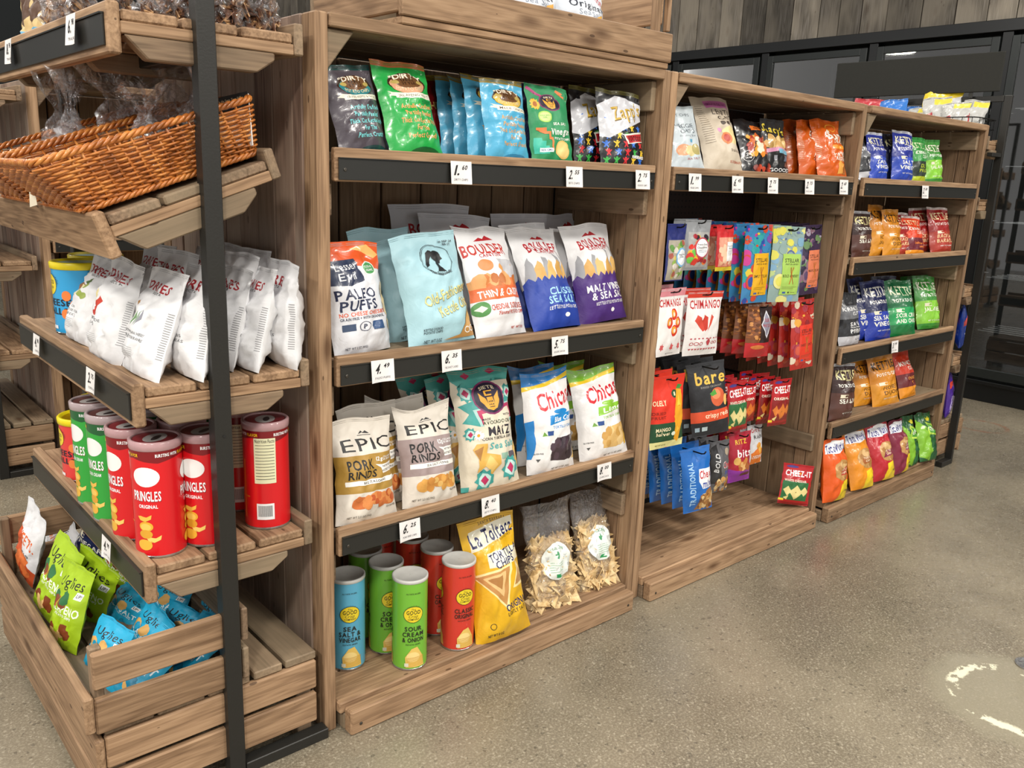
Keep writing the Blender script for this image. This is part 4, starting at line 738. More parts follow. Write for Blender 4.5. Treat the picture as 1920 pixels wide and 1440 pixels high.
 ug_lime=uglies('9fbf1c', 'JALAPENO', ['7c3c1c', 'b8642c', '2c6a3c', 'e0b878']), ug_blue=uglies('1ba5cf', 'SEA SALT', ['1a94bc', 'd9a860', '0f7fa4']), ug_white=dict(c='dcdcdf', d=.055, m='matte', art=[T('Uglies', .5, .8, .74, .13, K_, 0, .1), T('SWEETS', .5, .5, .84, .13, 'd9702c', 1), T('Sweet Potato', .5, .38, .6, .05, '55565c'), blobs(.5, .18, .45, .16, 16, ['c9622c', 'b0481c', 'e08a4c'], .12, 3)]), ug_orange=dict(c='dcdcdf', d=.055, m='matte', art=[T('SWEETS.', .5, .55, .84, .14, 'd9642c', 1), T('Cinnamon', .5, .4, .6, .06, '55565c'), P([(0, 0), (1, 0), (1, .2), (.6, .32), (.3, .6), (0, .7)], 'c9542c'), blobs(.4, .16, .4, .14, 14, ['b0461c', 'e0763c'], .12, 3)]),
 t_olive=torres(('CON', 'ACEITE DE OLIVA', 'VIRGEN EXTRA'), [E(.26, .56, .13, .09, '8a5a34'), E(.29, .55, .1, .075, 'ddd29c'), [E(a, b, .055, .04, '8fa046') for a, b in ((.5, .62), (.47, .52), (.55, .5))], P([(.36, .66), (.52, .72), (.56, .68), (.42, .6)], '4f6a34')]), t_chili=torres(('PIMENTON DE', 'LA VERA'), [P([(.2, .54), (.26, .68), (.34, .54), (.28, .5)], '9c6a3c'), P([(.26, .52), (.3, .66), (.38, .52)], 'dccf98'), P([(.22, .46), (.3, .5), (.48, .6), (.5, .55), (.36, .43), (.24, .41)], 'c03a28'), P([(.2, .43), (.36, .45), (.44, .42), (.26, .38)], 'b03022')]), t_herb=torres(('MEDITERRANEAN HERBS', 'HIERBAS MEDITERRANEAS'), [P([(.2, .48), (.24, .64), (.32, .66), (.34, .5)], 'a5743c'), P([(.24, .5), (.3, .64), (.35, .5)], 'ddd29c'), [P([(.3+.05*k, .42), (.34+.07*k, .56+.01*k), (.37+.07*k, .5)], c_) for k, c_ in enumerate(('4f7a34', '6a8f5c', '8c9c8c', '8a8a94'))], E(.26, .44, .06, .03, '5f8a34')]),
 kraft=dict(c='d8bd86', d=.07, m='matte', art=[P([(.2, .3), (.35, .7), (.7, .75), (.8, .4), (.5, .25)], '5a4030'), B(.3, .08, .75, .2, '6fb3d8'), B(.4, .12, .65, .16, 'd8bd86')]),
 purple=dict(c='4a2a8c', d=.05, m='gloss', art=[P([(.1, .6), (.9, .72), (.9, .82), (.1, .72)], 'e0483c'), B(.2, .1, .8, .45, 'b8a8dc'), T('CHIPS', .5, .28, .5, .1, '3a1c6c')]), bluebag=dict(c='1a3fa0', d=.05, m='gloss', art=[P([(.1, .55), (.9, .7), (.9, .62), (.1, .45)], 'c83c34'), T('CHIPS', .5, .3, .6, .1, W_)]),
 bk_red=dict(c='b01c28', d=.05, m='gloss', art=[T('CHIPS', .5, .5, .7, .14, W_), B(0, .2, 1, .3, 'd8c03c')]), bk_blue=dict(c='1c6cc0', d=.05, m='gloss', art=[T('CHIPS', .5, .5, .7, .14, W_)]), bk_yellow=dict(c='dcc01c', d=.06, m='gloss', art=[P([(.55, 0), (1, 0), (1, .8), (.6, .7)], 'cfcfd0'), B(.1, .05, .5, .15, '3a3010')]), bk_silver=dict(c='b4b4b0', d=.05, m='gloss', art=[P([(0, 0), (.5, .0), (.35, .6), (0, .5)], 'a01c24'), B(.4, .8, 1, .95, 'd8c83c')]),
)
_bags = {}
def make_bag(design, w, h, name='chip_bag', seed=0):
    """the two meshes of a package (pouch and its print) sized w by h, standing on its bottom seam"""
    k = (design, round(w, 3), round(h, 3), seed)
    if k in _bags: return _bags[k]
    d = D[design]; hang = d.get('hang', 0)
    sc = min(1.25, max(.75, h/.24)) if not hang else 1
    Fg, Bg, mapf = bag_surface(w, h, d['d']*sc, seed+len(design)*7, d.get('wr', 1.0)*(1.0 if not hang else .6), d.get('dip', 0), not hang, .05 if not hang else .08)
    body = bag_mesh('pouch', Fg, Bg, M[d['m']], d['c'], d.get('bands', ()))
    art = build_art('print', [B(0, 0, 1, 1, d['c'])]+[B(0, a_, 1, b_, c_) for a_, b_, c_ in d.get('bands', ())]+list(d['art']), mapf, NU, NV, M[d['m']], diag=True)
    # crimped seam lines
    me = mesh('seam', *merge([tube([mapf(u/8, v)[0]+Vector((0, -.0008, 0)) for u in range(9)], .0006, 4) for v in (.965, .98)]), M[d['m']])
    at = me.color_attributes.new('Col', 'FLOAT_COLOR', 'CORNER')
    cc = lin((d.get('bands') or [(0, 0, d['c'])])[0][2]) if False else lin(d['c'])
    at.data.foreach_set('color', np.array([tuple(x*.7 for x in cc[:3])+(1,)]*len(me.loops), 'f').ravel())
    _bags[k] = (body, art, me); return _bags[k]
def place_bag(design, x, y, z, yw, ln, rl, w, h, label, group=None, name='chip_bag', cat='chip bag', seed=0, miny=None):
    body, art, seam = make_bag(design, w, h, name, seed)
    mat = Matrix.Translation((x, y, z)) @ Matrix.Rotation(yw, 4, 'Z') @ Matrix.Rotation(-ln, 4, 'X') @ Matrix.Rotation(rl, 4, 'Y')
    o = link(name, body); o.matrix_world = mat; tag(o, label, cat, group)
    if art: link('printed_front', art, o)
    link('top_seam', seam, o)
    return o

FIT_TXT = '''
pepper,0.12,0.04,1.54,0.157,0.248,-0.109,0.162,0.211
jalap,0.231,-0.022,1.54,0.029,0.311,-0.061,0.165,0.233
maui0,0.441,0.055,1.54,0.049,0.272,0.08,0.164,0.221
maui1,0.492,0.065,1.54,0.022,0.234,0.066,0.16,0.217
maui2,0.517,0.038,1.54,0.048,0.25,0.06,0.161,0.228
maui3,0.529,-0.022,1.54,0.034,0.222,0.022,0.158,0.217
darkred,0.423,0.161,1.54,0.365,0.207,-0.038,0.144,0.23
navyfoil,0.782,0.13,1.54,0.002,0.211,0.012,0.163,0.232
siete_green,0.688,-0.031,1.54,-0.047,0.224,-0.005,0.157,0.214
zapps0,0.923,0.038,1.54,-0.001,0.262,0.064,0.158,0.237
zapps1,0.949,-0.061,1.54,-0.128,0.227,0.005,0.171,0.224
paleo,0.12,0.053,1.038,0.144,0.19,-0.024,0.192,0.288
old0,0.32,0.219,1.038,0.055,0.191,-0.048,0.209,0.308
old1,0.356,0.142,1.038,0.003,0.247,-0.061,0.211,0.289
old2,0.369,0.043,1.038,-0.054,0.302,-0.058,0.225,0.313
thin,0.591,0.049,1.038,0.102,0.34,-0.002,0.217,0.33
classic1,0.811,0.091,1.038,0.089,0.328,-0.072,0.212,0.324
classic0,0.829,0.058,1.038,0.053,0.457,-0.006,0.222,0.336
malt,1.066,0.084,1.038,-0.099,0.32,-0.081,0.213,0.333
white_a,0.593,0.257,1.038,-0.17,0.152,-0.001,0.25,0.344
white_b,0.882,0.271,1.038,-0.037,0.182,0.011,0.242,0.345
white_c,1.154,0.315,1.038,0.162,0.185,-0.045,0.217,0.342
white_d,0.551,0.315,1.038,-0.294,0.111,-0.058,0.263,0.371
malt1,1.06,0.142,1.038,0.071,0.284,-0.055,0.21,0.31
epic_gold,0.118,0.033,0.578,-0.005,0.189,0.031,0.186,0.28
epic_mauve,0.315,0.012,0.578,-0.057,0.244,0.015,0.189,0.292
epic_m1,0.293,0.116,0.578,-0.092,0.217,0.001,0.193,0.306
epic_g1,0.188,0.103,0.578,-0.015,0.165,0.003,0.189,0.294
maiz,0.546,0.023,0.578,-0.128,0.27,-0.004,0.215,0.363
maiz1,0.522,0.127,0.578,-0.067,0.215,-0.019,0.203,0.336
maiz2,0.468,0.182,0.578,-0.047,0.227,-0.039,0.203,0.332
blue0,0.807,0.034,0.578,-0.069,0.199,0.004,0.198,0.335
blue1,0.791,0.067,0.578,-0.05,0.214,-0.004,0.192,0.324
lime0,1.055,0.031,0.578,-0.17,0.244,-0.084,0.206,0.322
lime1,1.016,0.151,0.578,-0.117,0.237,-0.008,0.195,0.316
toltec,0.59,-0.013,0.085,-0.127,0.263,-0.06,0.206,0.388
cello_a,0.856,0.035,0.085,-0.121,0.193,-0.025,0.203,0.366
cello_b,1.083,0.045,0.085,0.087,0.265,0.043,0.197,0.355
veggie,1.366,0.017,1.54,-0.073,0.278,-0.092,0.166,0.215
lentil,1.509,-0.027,1.54,-0.089,0.371,-0.032,0.196,0.269
blackmix,1.771,0.011,1.54,-0.069,0.351,-0.013,0.168,0.205
stacy,1.895,0.008,1.54,0.017,0.264,0.007,0.162,0.208
sun0,2.141,0.063,1.54,-0.008,0.272,0.041,0.168,0.228
sun1,2.2,0.047,1.54,-0.06,0.224,0.038,0.168,0.227
sun2,2.235,-0.029,1.54,-0.157,0.327,-0.022,0.175,0.237
candy_blue,1.34,0.022,1.167,0.084,0.016,0.013,0.116,0.195
candy_grey,1.482,0.041,1.197,-0.052,0.014,0.008,0.14,0.176
candy_red,1.682,0.061,1.184,-0.088,0.017,-0.016,0.093,0.167
stel_yellow,1.877,0.042,1.052,-0.129,0.019,-0.013,0.152,0.301
stel_green,2.088,0.042,1.042,-0.144,0.042,0.027,0.192,0.303
stel_orange,2.38,0.101,1.048,-0.097,0.038,-0.035,0.139,0.297
chim1,1.319,0.002,0.909,0.07,0.012,0.014,0.147,0.237
chim2,1.528,0.022,0.885,-0.086,0.007,0.026,0.187,0.236
chim3,1.706,0.101,0.847,-0.087,0.007,0.004,0.181,0.259
pretzel,1.945,0.051,0.827,-0.143,0.023,0.029,0.14,0.214
stel_red,2.294,0.041,0.739,-0.155,0.062,-0.065,0.145,0.298
mango,1.352,0.002,0.566,-0.131,0.056,-0.022,0.162,0.267
bare,1.622,0.003,0.567,-0.439,0.071,-0.143,0.159,0.282
ch_white,1.87,0.051,0.528,-0.145,0.06,-0.067,0.114,0.205
ch2,1.971,0.08,0.541,-0.06,0.018,-0.01,0.107,0.172
ch3,2.142,0.1,0.51,-0.028,0.028,0.019,0.103,0.198
ch4,2.164,0.05,0.503,-0.096,-0.002,0.036,0.127,0.204
chex,1.584,0.002,0.265,-0.319,0.057,-0.112,0.135,0.256
bold,1.762,0.041,0.292,-0.072,0.046,0.006,0.113,0.211
bits,1.932,0.06,0.295,-0.19,0.036,-0.034,0.125,0.211
whitepouch,2.135,0.121,0.314,-0.12,0.05,-0.056,0.096,0.179
cheez_stand,2.339,0.028,0.105,-0.506,0.156,0.15,0.154,0.185
k1a,2.67,0.056,1.54,0.025,0.202,-0.009,0.13,0.191
k1b,2.731,0.029,1.54,-0.019,0.243,0.006,0.152,0.211
k1n,2.975,0.075,1.54,-0.008,0.22,-0.031,0.15,0.217
k1c,2.918,0.013,1.54,-0.135,0.156,0.047,0.156,0.227
k1d,3.1,0.021,1.54,-0.083,0.164,-0.01,0.132,0.207
k1e,3.268,0.019,1.54,-0.117,0.214,-0.028,0.143,0.207
k2a,2.76,0.08,1.195,-0.02,0.102,-0.0,0.161,0.21
k2b,2.962,0.102,1.195,0.052,0.175,0.014,0.16,0.24
k2c,3.029,0.063,1.195,-0.067,0.182,0.01,0.153,0.222
k2c2,3.165,0.074,1.195,-0.122,0.232,-0.005,0.154,0.207
k2d,3.231,0.039,1.195,-0.118,0.321,0.033,0.157,0.195
k2e,3.497,0.135,1.195,-0.206,0.183,-0.025,0.166,0.226
k2f,3.568,0.057,1.195,-0.222,0.254,-0.029,0.168,0.236
k3a,2.713,0.055,0.8,-0.152,0.157,-0.031,0.147,0.24
k3b,2.906,0.092,0.8,-0.018,0.249,0.008,0.161,0.297
k3c,2.973,0.043,0.8,-0.148,0.252,-0.023,0.195,0.287
k3d,3.184,0.025,0.8,-0.254,0.258,-0.009,0.197,0.278
k3e,3.556,0.057,0.8,-0.186,0.279,0.008,0.187,0.28
k3f,3.63,0.162,0.8,-0.346,0.172,-0.042,0.192,0.263
k3g,3.309,0.173,0.8,-0.246,0.189,-0.017,0.188,0.276
k4a,2.667,0.029,0.45,-0.078,0.073,0.052,0.181,0.267
k4b,3.049,0.102,0.45,-0.059,0.229,0.015,0.18,0.228
k4c,3.145,0.035,0.45,-0.227,0.26,-0.085,0.2,0.253
k4d,3.419,0.049,0.45,0.001,0.334,0.002,0.179,0.247
tw1,2.606,-0.028,0.085,-0.026,0.166,0.046,0.188,0.29
tw2,2.814,-0.058,0.085,-0.085,0.337,0.028,0.188,0.285
tw3,3.063,-0.04,0.085,-0.143,0.288,-0.009,0.191,0.285
tw4,3.259,-0.039,0.085,0.055,0.267,0.021,0.176,0.271
tw5,3.435,-0.011,0.085,0.048,0.259,0.04,0.175,0.265
tw6,3.466,-0.085,0.085,-0.027,0.324,0.072,0.178,0.252
t1,-0.425,0.572,1.03,-1.439,0.383,0.057,0.188,0.237
t2,-0.432,0.337,1.03,-1.45,0.288,0.074,0.188,0.248
t3,-0.417,0.129,1.03,-1.466,0.333,0.043,0.187,0.247
t4,-0.328,0.084,1.03,-1.557,0.192,0.017,0.187,0.252
t5,-0.236,0.132,1.03,-1.583,0.256,-0.013,0.181,0.242
t6,-0.189,0.084,1.03,-1.653,0.24,-0.03,0.18,0.243
t7,-0.093,0.083,1.03,-1.625,0.017,0.028,0.179,0.253
uA,-0.574,0.561,0.294,-1.395,0.328,0.199,0.162,0.217
uB,-0.573,0.4,0.273,-1.326,0.303,0.015,0.145,0.214
uC,-0.49,0.533,0.279,-1.105,0.018,0.462,0.153,0.206
bA,-0.537,0.242,0.239,-1.237,0.433,0.088,0.133,0.15
bB,-0.433,0.288,0.237,-1.261,0.474,0.303,0.128,0.148
bC,-0.416,0.464,0.243,-1.234,0.41,0.229,0.137,0.115
bD,-0.339,0.253,0.242,-1.082,0.413,0.162,0.142,0.121
bE,-0.272,0.205,0.241,-1.387,0.312,0.007,0.137,0.153
sw,-0.562,0.841,0.304,-1.47,0.157,0.32,0.155,0.227
ugw,-0.477,0.974,0.265,-1.286,0.44,0.48,0.136,0.155
'''

# ------------------------------------------------------------------ bags standing on the shelves and hanging on hooks
FITS = {}
for row in FIT_TXT.split():
    q = row.split(','); FITS[q[0]] = [float(v) for v in q[1:]]
ITEMS = '''
pepper|pepper|dark grey chip bag with teal crest beside the left post on top shelf|chip bags on the top shelf of the first bay
jalap|jalap|green chip bag with copper top strip and orange lettering on the first bay's top shelf|-
maui0|maui|light blue chip bag with gold top, leftmost of four alike on top shelf|light blue chip bags
maui1|maui|light blue chip bag with gold top, second from left of four alike|light blue chip bags
maui2|maui|light blue chip bag with gold top, third of four alike|light blue chip bags
maui3|maui|light blue chip bag with gold crest fully in view, front of four alike|light blue chip bags
darkred|darkred|dark red chip bag half hidden between the green and the light blue bags|-
navyfoil|navyfoil|dark navy chip bag half hidden behind the green chip bag with sunflower|-
siete_green|siete_green|green matte chip bag with sunflower, navy oval and zigzags on the top shelf|-
zapps0|zapps|black chip bag with colourful little figures, half hidden behind its twin|black chip bags with coloured figures
zapps1|zapps|black and silver chip bag with coloured figures and red word panel, nearest the right post|black chip bags with coloured figures
paleo|paleo|white and orange puffs bag beside the left post of the first bay's second shelf|-
old0|old|pale blue chip bag at the back of the second shelf, mostly hidden|pale blue kettle chip bags
old1|old|pale blue chip bag directly behind the front pale blue one|pale blue kettle chip bags
old2|old|large pale blue chip bag with black ponytail silhouette in front|pale blue kettle chip bags
thin|thin|white chip bag with orange band and cheddar flavour lettering|-
classic1|classic|white and blue sea salt chip bag behind its twin|white and blue chip bags
classic0|classic|white and blue chip bag with red mountain lettering, front one of two|white and blue chip bags
malt1|malt|white and purple chip bag behind its twin|white and purple chip bags
malt|malt|white and purple vinegar chip bag at the right end of the second shelf|white and purple chip bags
white_a|white|white chip bag standing behind the orange-banded chip bag|white chip bags in the back row
white_b|white|white chip bag in the back row behind the blue sea salt bag|white chip bags in the back row
white_c|white|white chip bag in the back row behind the purple bag|white chip bags in the back row
white_d|white|tallest white chip bag, leaning at the very back of the second shelf|white chip bags in the back row
epic_g1|epic_gold|beige pork rinds bag at the back left of the third shelf|beige pork rinds bags
epic_m1|epic_mauve|beige pork rinds bag behind the front mauve one|beige pork rinds bags
epic_gold|epic_gold|beige and gold pork rinds bag next to the left post|beige pork rinds bags
epic_mauve|epic_mauve|beige and mauve pork rinds bag with pinched top corners|beige pork rinds bags
maiz2|maiz|cream tortilla chip bag with teal medallions, furthest back of three|cream tortilla chip bags
maiz1|maiz|cream tortilla chip bag with teal medallions, middle of three|cream tortilla chip bags
maiz|maiz|cream tortilla chip bag with teal medallions and dark oval logo, front of three|cream tortilla chip bags
blue1|blue|blue and white tortilla chip bag behind its twin|blue and white tortilla chip bags
blue0|blue|blue topped white tortilla chip bag with dark chip window, front one|blue and white tortilla chip bags
lime1|lime|green topped tortilla chip bag at the back of the third shelf|green and white tortilla chip bags
lime0|lime|green topped white tortilla chip bag with lime lettering, right end of third shelf|green and white tortilla chip bags
toltec|toltec|large yellow tortilla chip bag standing beside the red tubes on the bottom shelf|-
veggie|veggie|pale blue veggie chip bag at the left of the second bay's top shelf|-
lentil|lentil|beige lentil chip bag with a pink label strip|-
blackmix|blackmix|black snack bag with orange label and orange pieces|-
stacy|stacy|black pita chip bag with yellow script between the black mix and orange bags|-
sun0|sun|orange chip bag, furthest left of three alike|orange chip bags
sun1|sun|orange chip bag seen edge on, middle of three alike|orange chip bags
sun2|sun|orange chip bag with white lettering, front of three alike|orange chip bags
k1a|k_black|dark grey chip bag beside the divider on the third bay's top shelf|-
k1n|k_dark|very dark blue chip bag half hidden behind two blue ones|-
k1b|k_blue|blue chip bag, left of two on the third bay's top shelf|blue kettle chip bags on the top shelf
k1c|k_blue|blue chip bag with white folded top, right of two on the top shelf|blue kettle chip bags on the top shelf
k1d|k_dill|green dill chip bag with a dark lower panel|-
k1e|k_jal|light green chip bag at the right of the third bay's top shelf|-
k2a|k_brown|dark brown chip bag at the left of the third bay's second shelf|-
k2b|k_gold|mustard yellow chip bag, left of two on the second shelf|mustard chip bags on the second shelf
k2c|k_gold|mustard yellow chip bag, right of two on the second shelf|mustard chip bags on the second shelf
k2c2|k_red|dark red chip bag squeezed behind the orange-red one|-
k2d|k_fire|orange-red chip bag with a maroon panel|-
k2e|k_red|dark red chip bag in the back row of the second shelf|-
k2f|k_red|dark red barbecue chip bag at the right end of the second shelf|-
k3g|k_dark|dark blue chip bag in the back row of the third bay's third shelf|-
k3f|k_jal|green chip bag in the back row between the two green bags|-
k3b|k_navy|navy chip bag, left of two on the third shelf|navy chip bags on the third shelf
k3a|k_black|black, grey and white pepper chip bag at the left of the third shelf|-
k3d|k_cream|dark green sour cream chip bag with flared bottom corner|-
k3c|k_navy|navy and blue vinegar chip bag, front of two on the third shelf|navy chip bags on the third shelf
k3e|k_jal|lime green jalapeno chip bag at the right of the third shelf|-
k4b|k_gold|mustard yellow chip bag half hidden behind its twin on the fourth shelf|mustard chip bags on the fourth shelf
k4a|k_brown|dark brown sea salt chip bag at the left of the fourth shelf|-
k4d|k_char|red, maroon and orange chip bag leaning behind the mustard one|-
k4c|k_gold|mustard yellow honey chip bag in front on the fourth shelf|mustard chip bags on the fourth shelf
tw5|tw_green|dark green chip bag behind the front green one on the bottom shelf|-
tw1|tw_orange|orange tortilla chip bag at the left of the third bay's bottom shelf|-
tw2|tw_gold|golden tortilla chip bag, second from left on the bottom shelf|-
tw3|tw_red|red tortilla chip bag on the third bay's bottom shelf|-
tw4|tw_maroon|maroon tortilla chip bag right of the red one|-
tw6|tw_green|shiny green chip bag leaning out at the right end of the bottom shelf|-
t1|t_olive|white chip bag with green olives picture, leftmost in the front row|white chip bags on the snack rack
t2|t_chili|white chip bag with red chili picture, second in the front row|white chip bags on the snack rack
t3|t_herb|white herb chip bag standing nearest the rack's front corner|white chip bags on the snack rack
t4|t_herb|white herb chip bag just left of the black rack post|white chip bags on the snack rack
t5|t_herb|white chip bag just right of the black rack post|white chip bags on the snack rack
t6|t_herb|white chip bag second from the plank wall|white chip bags on the snack rack
t7|t_herb|white chip bag nearest the plank wall, leaning on it|white chip bags on the snack rack
uC|ug_lime|lime green snack bag at the back of the crate under the price rail|lime green snack bags in the crate
uA|ug_lime|lime green snack bag leaning left in the crate, half covered|lime green snack bags in the crate
uB|ug_lime|lime green snack bag in front with both corners showing|lime green snack bags in the crate
bC|ug_blue|sky blue snack bag directly right of the lime green ones|sky blue snack bags in the crate
bA|ug_blue|sky blue snack bag nearest the crate's front corner|sky blue snack bags in the crate
bB|ug_blue|sky blue snack bag, second along the crate's near side|sky blue snack bags in the crate
bD|ug_blue|sky blue snack bag, third along the crate's near side|sky blue snack bags in the crate
bE|ug_blue|sky blue snack bag beside the black rack post|sky blue snack bags in the crate
sw|ug_orange|white and orange snack bag at the crate's far left corner|-
ugw|ug_white|white sweet potato snack bag behind the lime green ones|-
cheez_stand|ch_white|small red and green cracker bag standing alone on the bottom boards|-
'''
YSET = dict(maui0=.17, maui1=.125, maui2=.078, zapps0=.10, sun0=.14, sun1=.085, navyfoil=.15, darkred=.22, classic1=.14, malt1=.16, blue1=.12)
placed = {}
for ln_ in ITEMS.strip().split('\n'):
    key, design, label, grp = ln_.split('|'); x, y, z, a, l, r_, w_, h_ = FITS[key]
    ymin = YSET.get(key, -.03 if z < .2 else .03)
    if (y < ymin or key in YSET) and x > 0:                       # keep every bag's foot behind the shelf lip
        f_ = (ymin+1.835)/(y+1.835); x = (x+1.029)*f_-1.029; y = ymin; w_ *= f_; h_ *= f_
    o = place_bag(design, x, y, z, a, l, r_, w_, h_, label, None if grp == '-' else grp, seed=len(placed) % 3)
    placed[key] = o
def extra(key, design, dx, dy, dz, label, grp, **k):
    x, y, z, a, l, r_, w_, h_ = FITS[key]
    return place_bag(design, x+dx, y+dy, z+dz, a+k.get('da', 0), l+k.get('dl', 0), r_, w_, h_, label, grp, name=k.get('name', 'chip_bag'), cat=k.get('cat', 'chip bag'), seed=k.get('seed', 1))
G = 'white chip bags on the snack rack'
for k, (x, y, a, l, lab) in enumerate(((-.29, .50, -1.45, .25, 'white chip bag in the back row behind the olive and chili bags'), (-.2, .36, -1.5, .22, 'white chip bag in the middle of the back row'), (-.3, .3, -1.4, .2, 'white chip bag wedged between the two herb bags'), (-.11, .27, -1.5, .15, 'white chip bag in the back row near the wall, beside the post'), (-.18, .2, -1.5, .16, 'white chip bag behind the second bag from the wall'), (-.1, .45, -1.5, .12, 'white chip bag deep in the back row by the wall'))):
    place_bag('t_herb', x, y, 1.03, a, l, 0, .185, .265, lab, G, seed=k % 3)
place_bag('ug_lime', -.41, .56, .29, -1.1, .3, .35, .153, .206, 'lime green snack bag pressed against the crate\'s back board', 'lime green snack bags in the crate', seed=1)
place_bag('ug_blue', -.33, .38, .25, -1.15, .4, .1, .14, .14, 'shaded sky blue snack bag in the back row under the shelf', 'sky blue snack bags in the crate', seed=1)
place_bag('k_dark', -.4, .83, .29, -1.2, .3, .3, .14, .2, 'dark snack bag behind the white one in the crate', seed=2)
for k, (px, py, s) in enumerate(((-.53, .1, 1), (-.42, .1, 2))): place_bag('ug_blue', px, py, .262, -1.3, 1.0, .1, .14, .19, ('sky blue snack bag lying flat behind the crate\'s near side boards', 'second sky blue snack bag lying flat behind the near side boards')[k], 'sky blue snack bags in the crate', seed=s)

# hanging pouches and their hooks
hook_me = {}
def peg_hook(x, y0, z, label):
    L = .462-y0
    k = round(L, 2)
    if k not in hook_me:
        v, f = tube([(0, L, 0), (0, .012, 0), (0, 0, .004), (0, -.006, .014)], .0028, 6); hook_me[k] = mesh('hook', v, f, M['shelfwire'], True)
        v, f = tube([(-.012, L-.002, 0), (.012, L-.002, 0)], .004, 6); hook_me[(k, 1)] = mesh('hook_plate', v, f, M['shelfwire'])
    o = link('peg_hook', hook_me[k], None, (x, y0, z)); tag(o, label, 'hook', 'black peg hooks'); link('hook_plate', hook_me[(k, 1)], o)
HANG = '''
candy_blue|candy_blue|1|sweets pouch with dark blue top and mixed candy, leftmost in the top row
candy_grey|candy_grey|2|grey and clear sweets pouch with round white label
candy_red|candy_red|2|small red sweets pouch with white oval label
stel_yellow|stel_yellow|7|multicoloured pretzel pouch with a yellow panel
stel_green|stel_green|4|pale green panelled pretzel pouch
stel_orange|stel_orange|4|purple pretzel pouch with a peach panel
chim1|chim1|2|white and pink dried mango pouch with ring pattern
chim2|chim2|3|white and red dried mango pouch with heart shaped fruit
pretzel|pretzel|4|brown and red pretzel pouch with diamond label
stel_red|stel_red|7|red panelled pretzel pouch
mango|mango|3|red dried mango pouch with a peeled mango picture
bare|bare|4|black dried apple pouch with orange band
ch_white|ch_white|5|red cracker pouch with green panel and white crackers
ch2|ch_orange|4|red cracker pouch squeezed between its neighbours
ch3|ch_green|3|red cracker pouch with dark panel
ch4|ch_green|3|red cracker pouch at the right end of its row
chex|chex|5|blue trail mix bag with sideways lettering
bold|bold|3|grey and black trail mix bag
bits|bits|3|crimson and purple snack bites pouch
whitepouch|whitepouch|3|small white and orange cheddar pouch
'''
ORD = ('front one', 'second from the front', 'third from the front', 'fourth from the front', 'fifth from the front', 'sixth from the front', 'last at the back')
for ln_ in HANG.strip().split('\n'):
    key, design, n, lab = ln_.split('|'); n = int(n); x, y, z, a, l, r_, w_, h_ = FITS[key]; n = min(n, max(1, int((.44-y)/.055)))
    for k in range(n):
        q = random.Random(k+len(key)); j = 0 if k == 0 else 1
        place_bag(design, x+j*q.uniform(-.004, .004), y+.055*k, z+j*q.uniform(-.006, .006), a+j*q.uniform(-.08, .08), l, r_+j*q.uniform(-.02, .02), w_, h_, lab if n == 1 else lab+', '+(ORD[k] if k < 6 else ORD[6]), None if n == 1 else lab+' on one hook', 'snack_pouch', 'snack pouch', seed=k % 2)
    tx = x+h_*.955*math.sin(r_)*math.cos(a); tz = z+h_*.955*math.cos(r_)*math.cos(l)
    peg_hook(tx+.0*w_, y-.025, tz-.003, 'black peg hook holding the '+lab.split(', ')[0])

# ------------------------------------------------------------------ tubes and tubs
def cyl_map(r, h, seg=32, z0=0.0):
    def f(u, v):
        s = (u % 1.0)*seg; i = int(math.floor(s+1e-7)); fr_ = s-i
        a0, a1 = 2*math.pi*i/seg, 2*math.pi*(i+1)/seg
        p0 = Vector((math.cos(a0), math.sin(a0), 0))*r; p1 = Vector((math.cos(a1), math.sin(a1), 0))*r
        p = p0.lerp(p1, fr_); a = a0+(a1-a0)*fr_
        p.z = z0+v*h
        return p, Vector((math.cos(a), math.sin(a), 0))
    return f
def colored(me, c):
    at = me.color_attributes.new('Col', 'FLOAT_COLOR', 'CORNER'); at.data.foreach_set('color', np.tile(np.array(lin(c), 'f'), len(me.loops))); return me
def make_tube(kind, r, h, base, art, lid, lidc, label, name='chip_tube'):
    v, f = lathe([(r, .004), (r, h-.006)], 32, True); body = colored(mesh('tube_wall', v, f, M['print'], False), base)
    body.polygons.foreach_set('use_smooth', [len(p.vertices) == 4 for p in body.polygons])
    a = build_art('tube_print', [B(0, 0, 1, 1, base)]+art, cyl_map(r, h-.012, 32, .006), 32, 6, M['print'])
    v, f = lathe([(r*.99, .0), (r+.0012, .001), (r+.0012, .005), (r, .006)], 32, True); rim = mesh('metal_rim', v, f, M['silver'], False)
    if lid == 'clear': prof = [(r+.0012, h-.02), (r+.0025, h-.018), (r+.0028, h-.002), (r-.001, h+.001), (r-.005, h), (r-.006, h-.003)]
    elif lid == 'tub': prof = [(r+.001, h-.02), (r+.004, h-.018), (r+.005, h-.003), (r+.002, h), (r-.004, h), (r-.008, h-.006), (.001, h-.006)]
    else: prof = [(r+.001, h-.01), (r+.002, h-.009), (r+.002, h), (r-.002, h+.001), (r-.004, h-.002), (.001, h-.002)]
    v, f = lathe(prof, 32, False); L = mesh('lid', v, f, lidc, False)
    L.polygons.foreach_set('use_smooth', [True]*len(L.polygons))
    disc = None
    if lid == 'clear': disc = build_art('lid_seal', [E(.5, .5, .5, .5, '7a2a30' if 'd4' in base else '5c3836', 32), E(.5, .5, .34, .24, 'a9a4a2', 24), E(.5, .47, .2, .08, '3a3234', 20)], lambda u, v: (Vector(((u-.5)*2*(r-.005), (v-.5)*2*(r-.005), h-.004)), Vector((0, 0, 1))), 4, 4, M['print'])
    return body, a, rim, L, disc
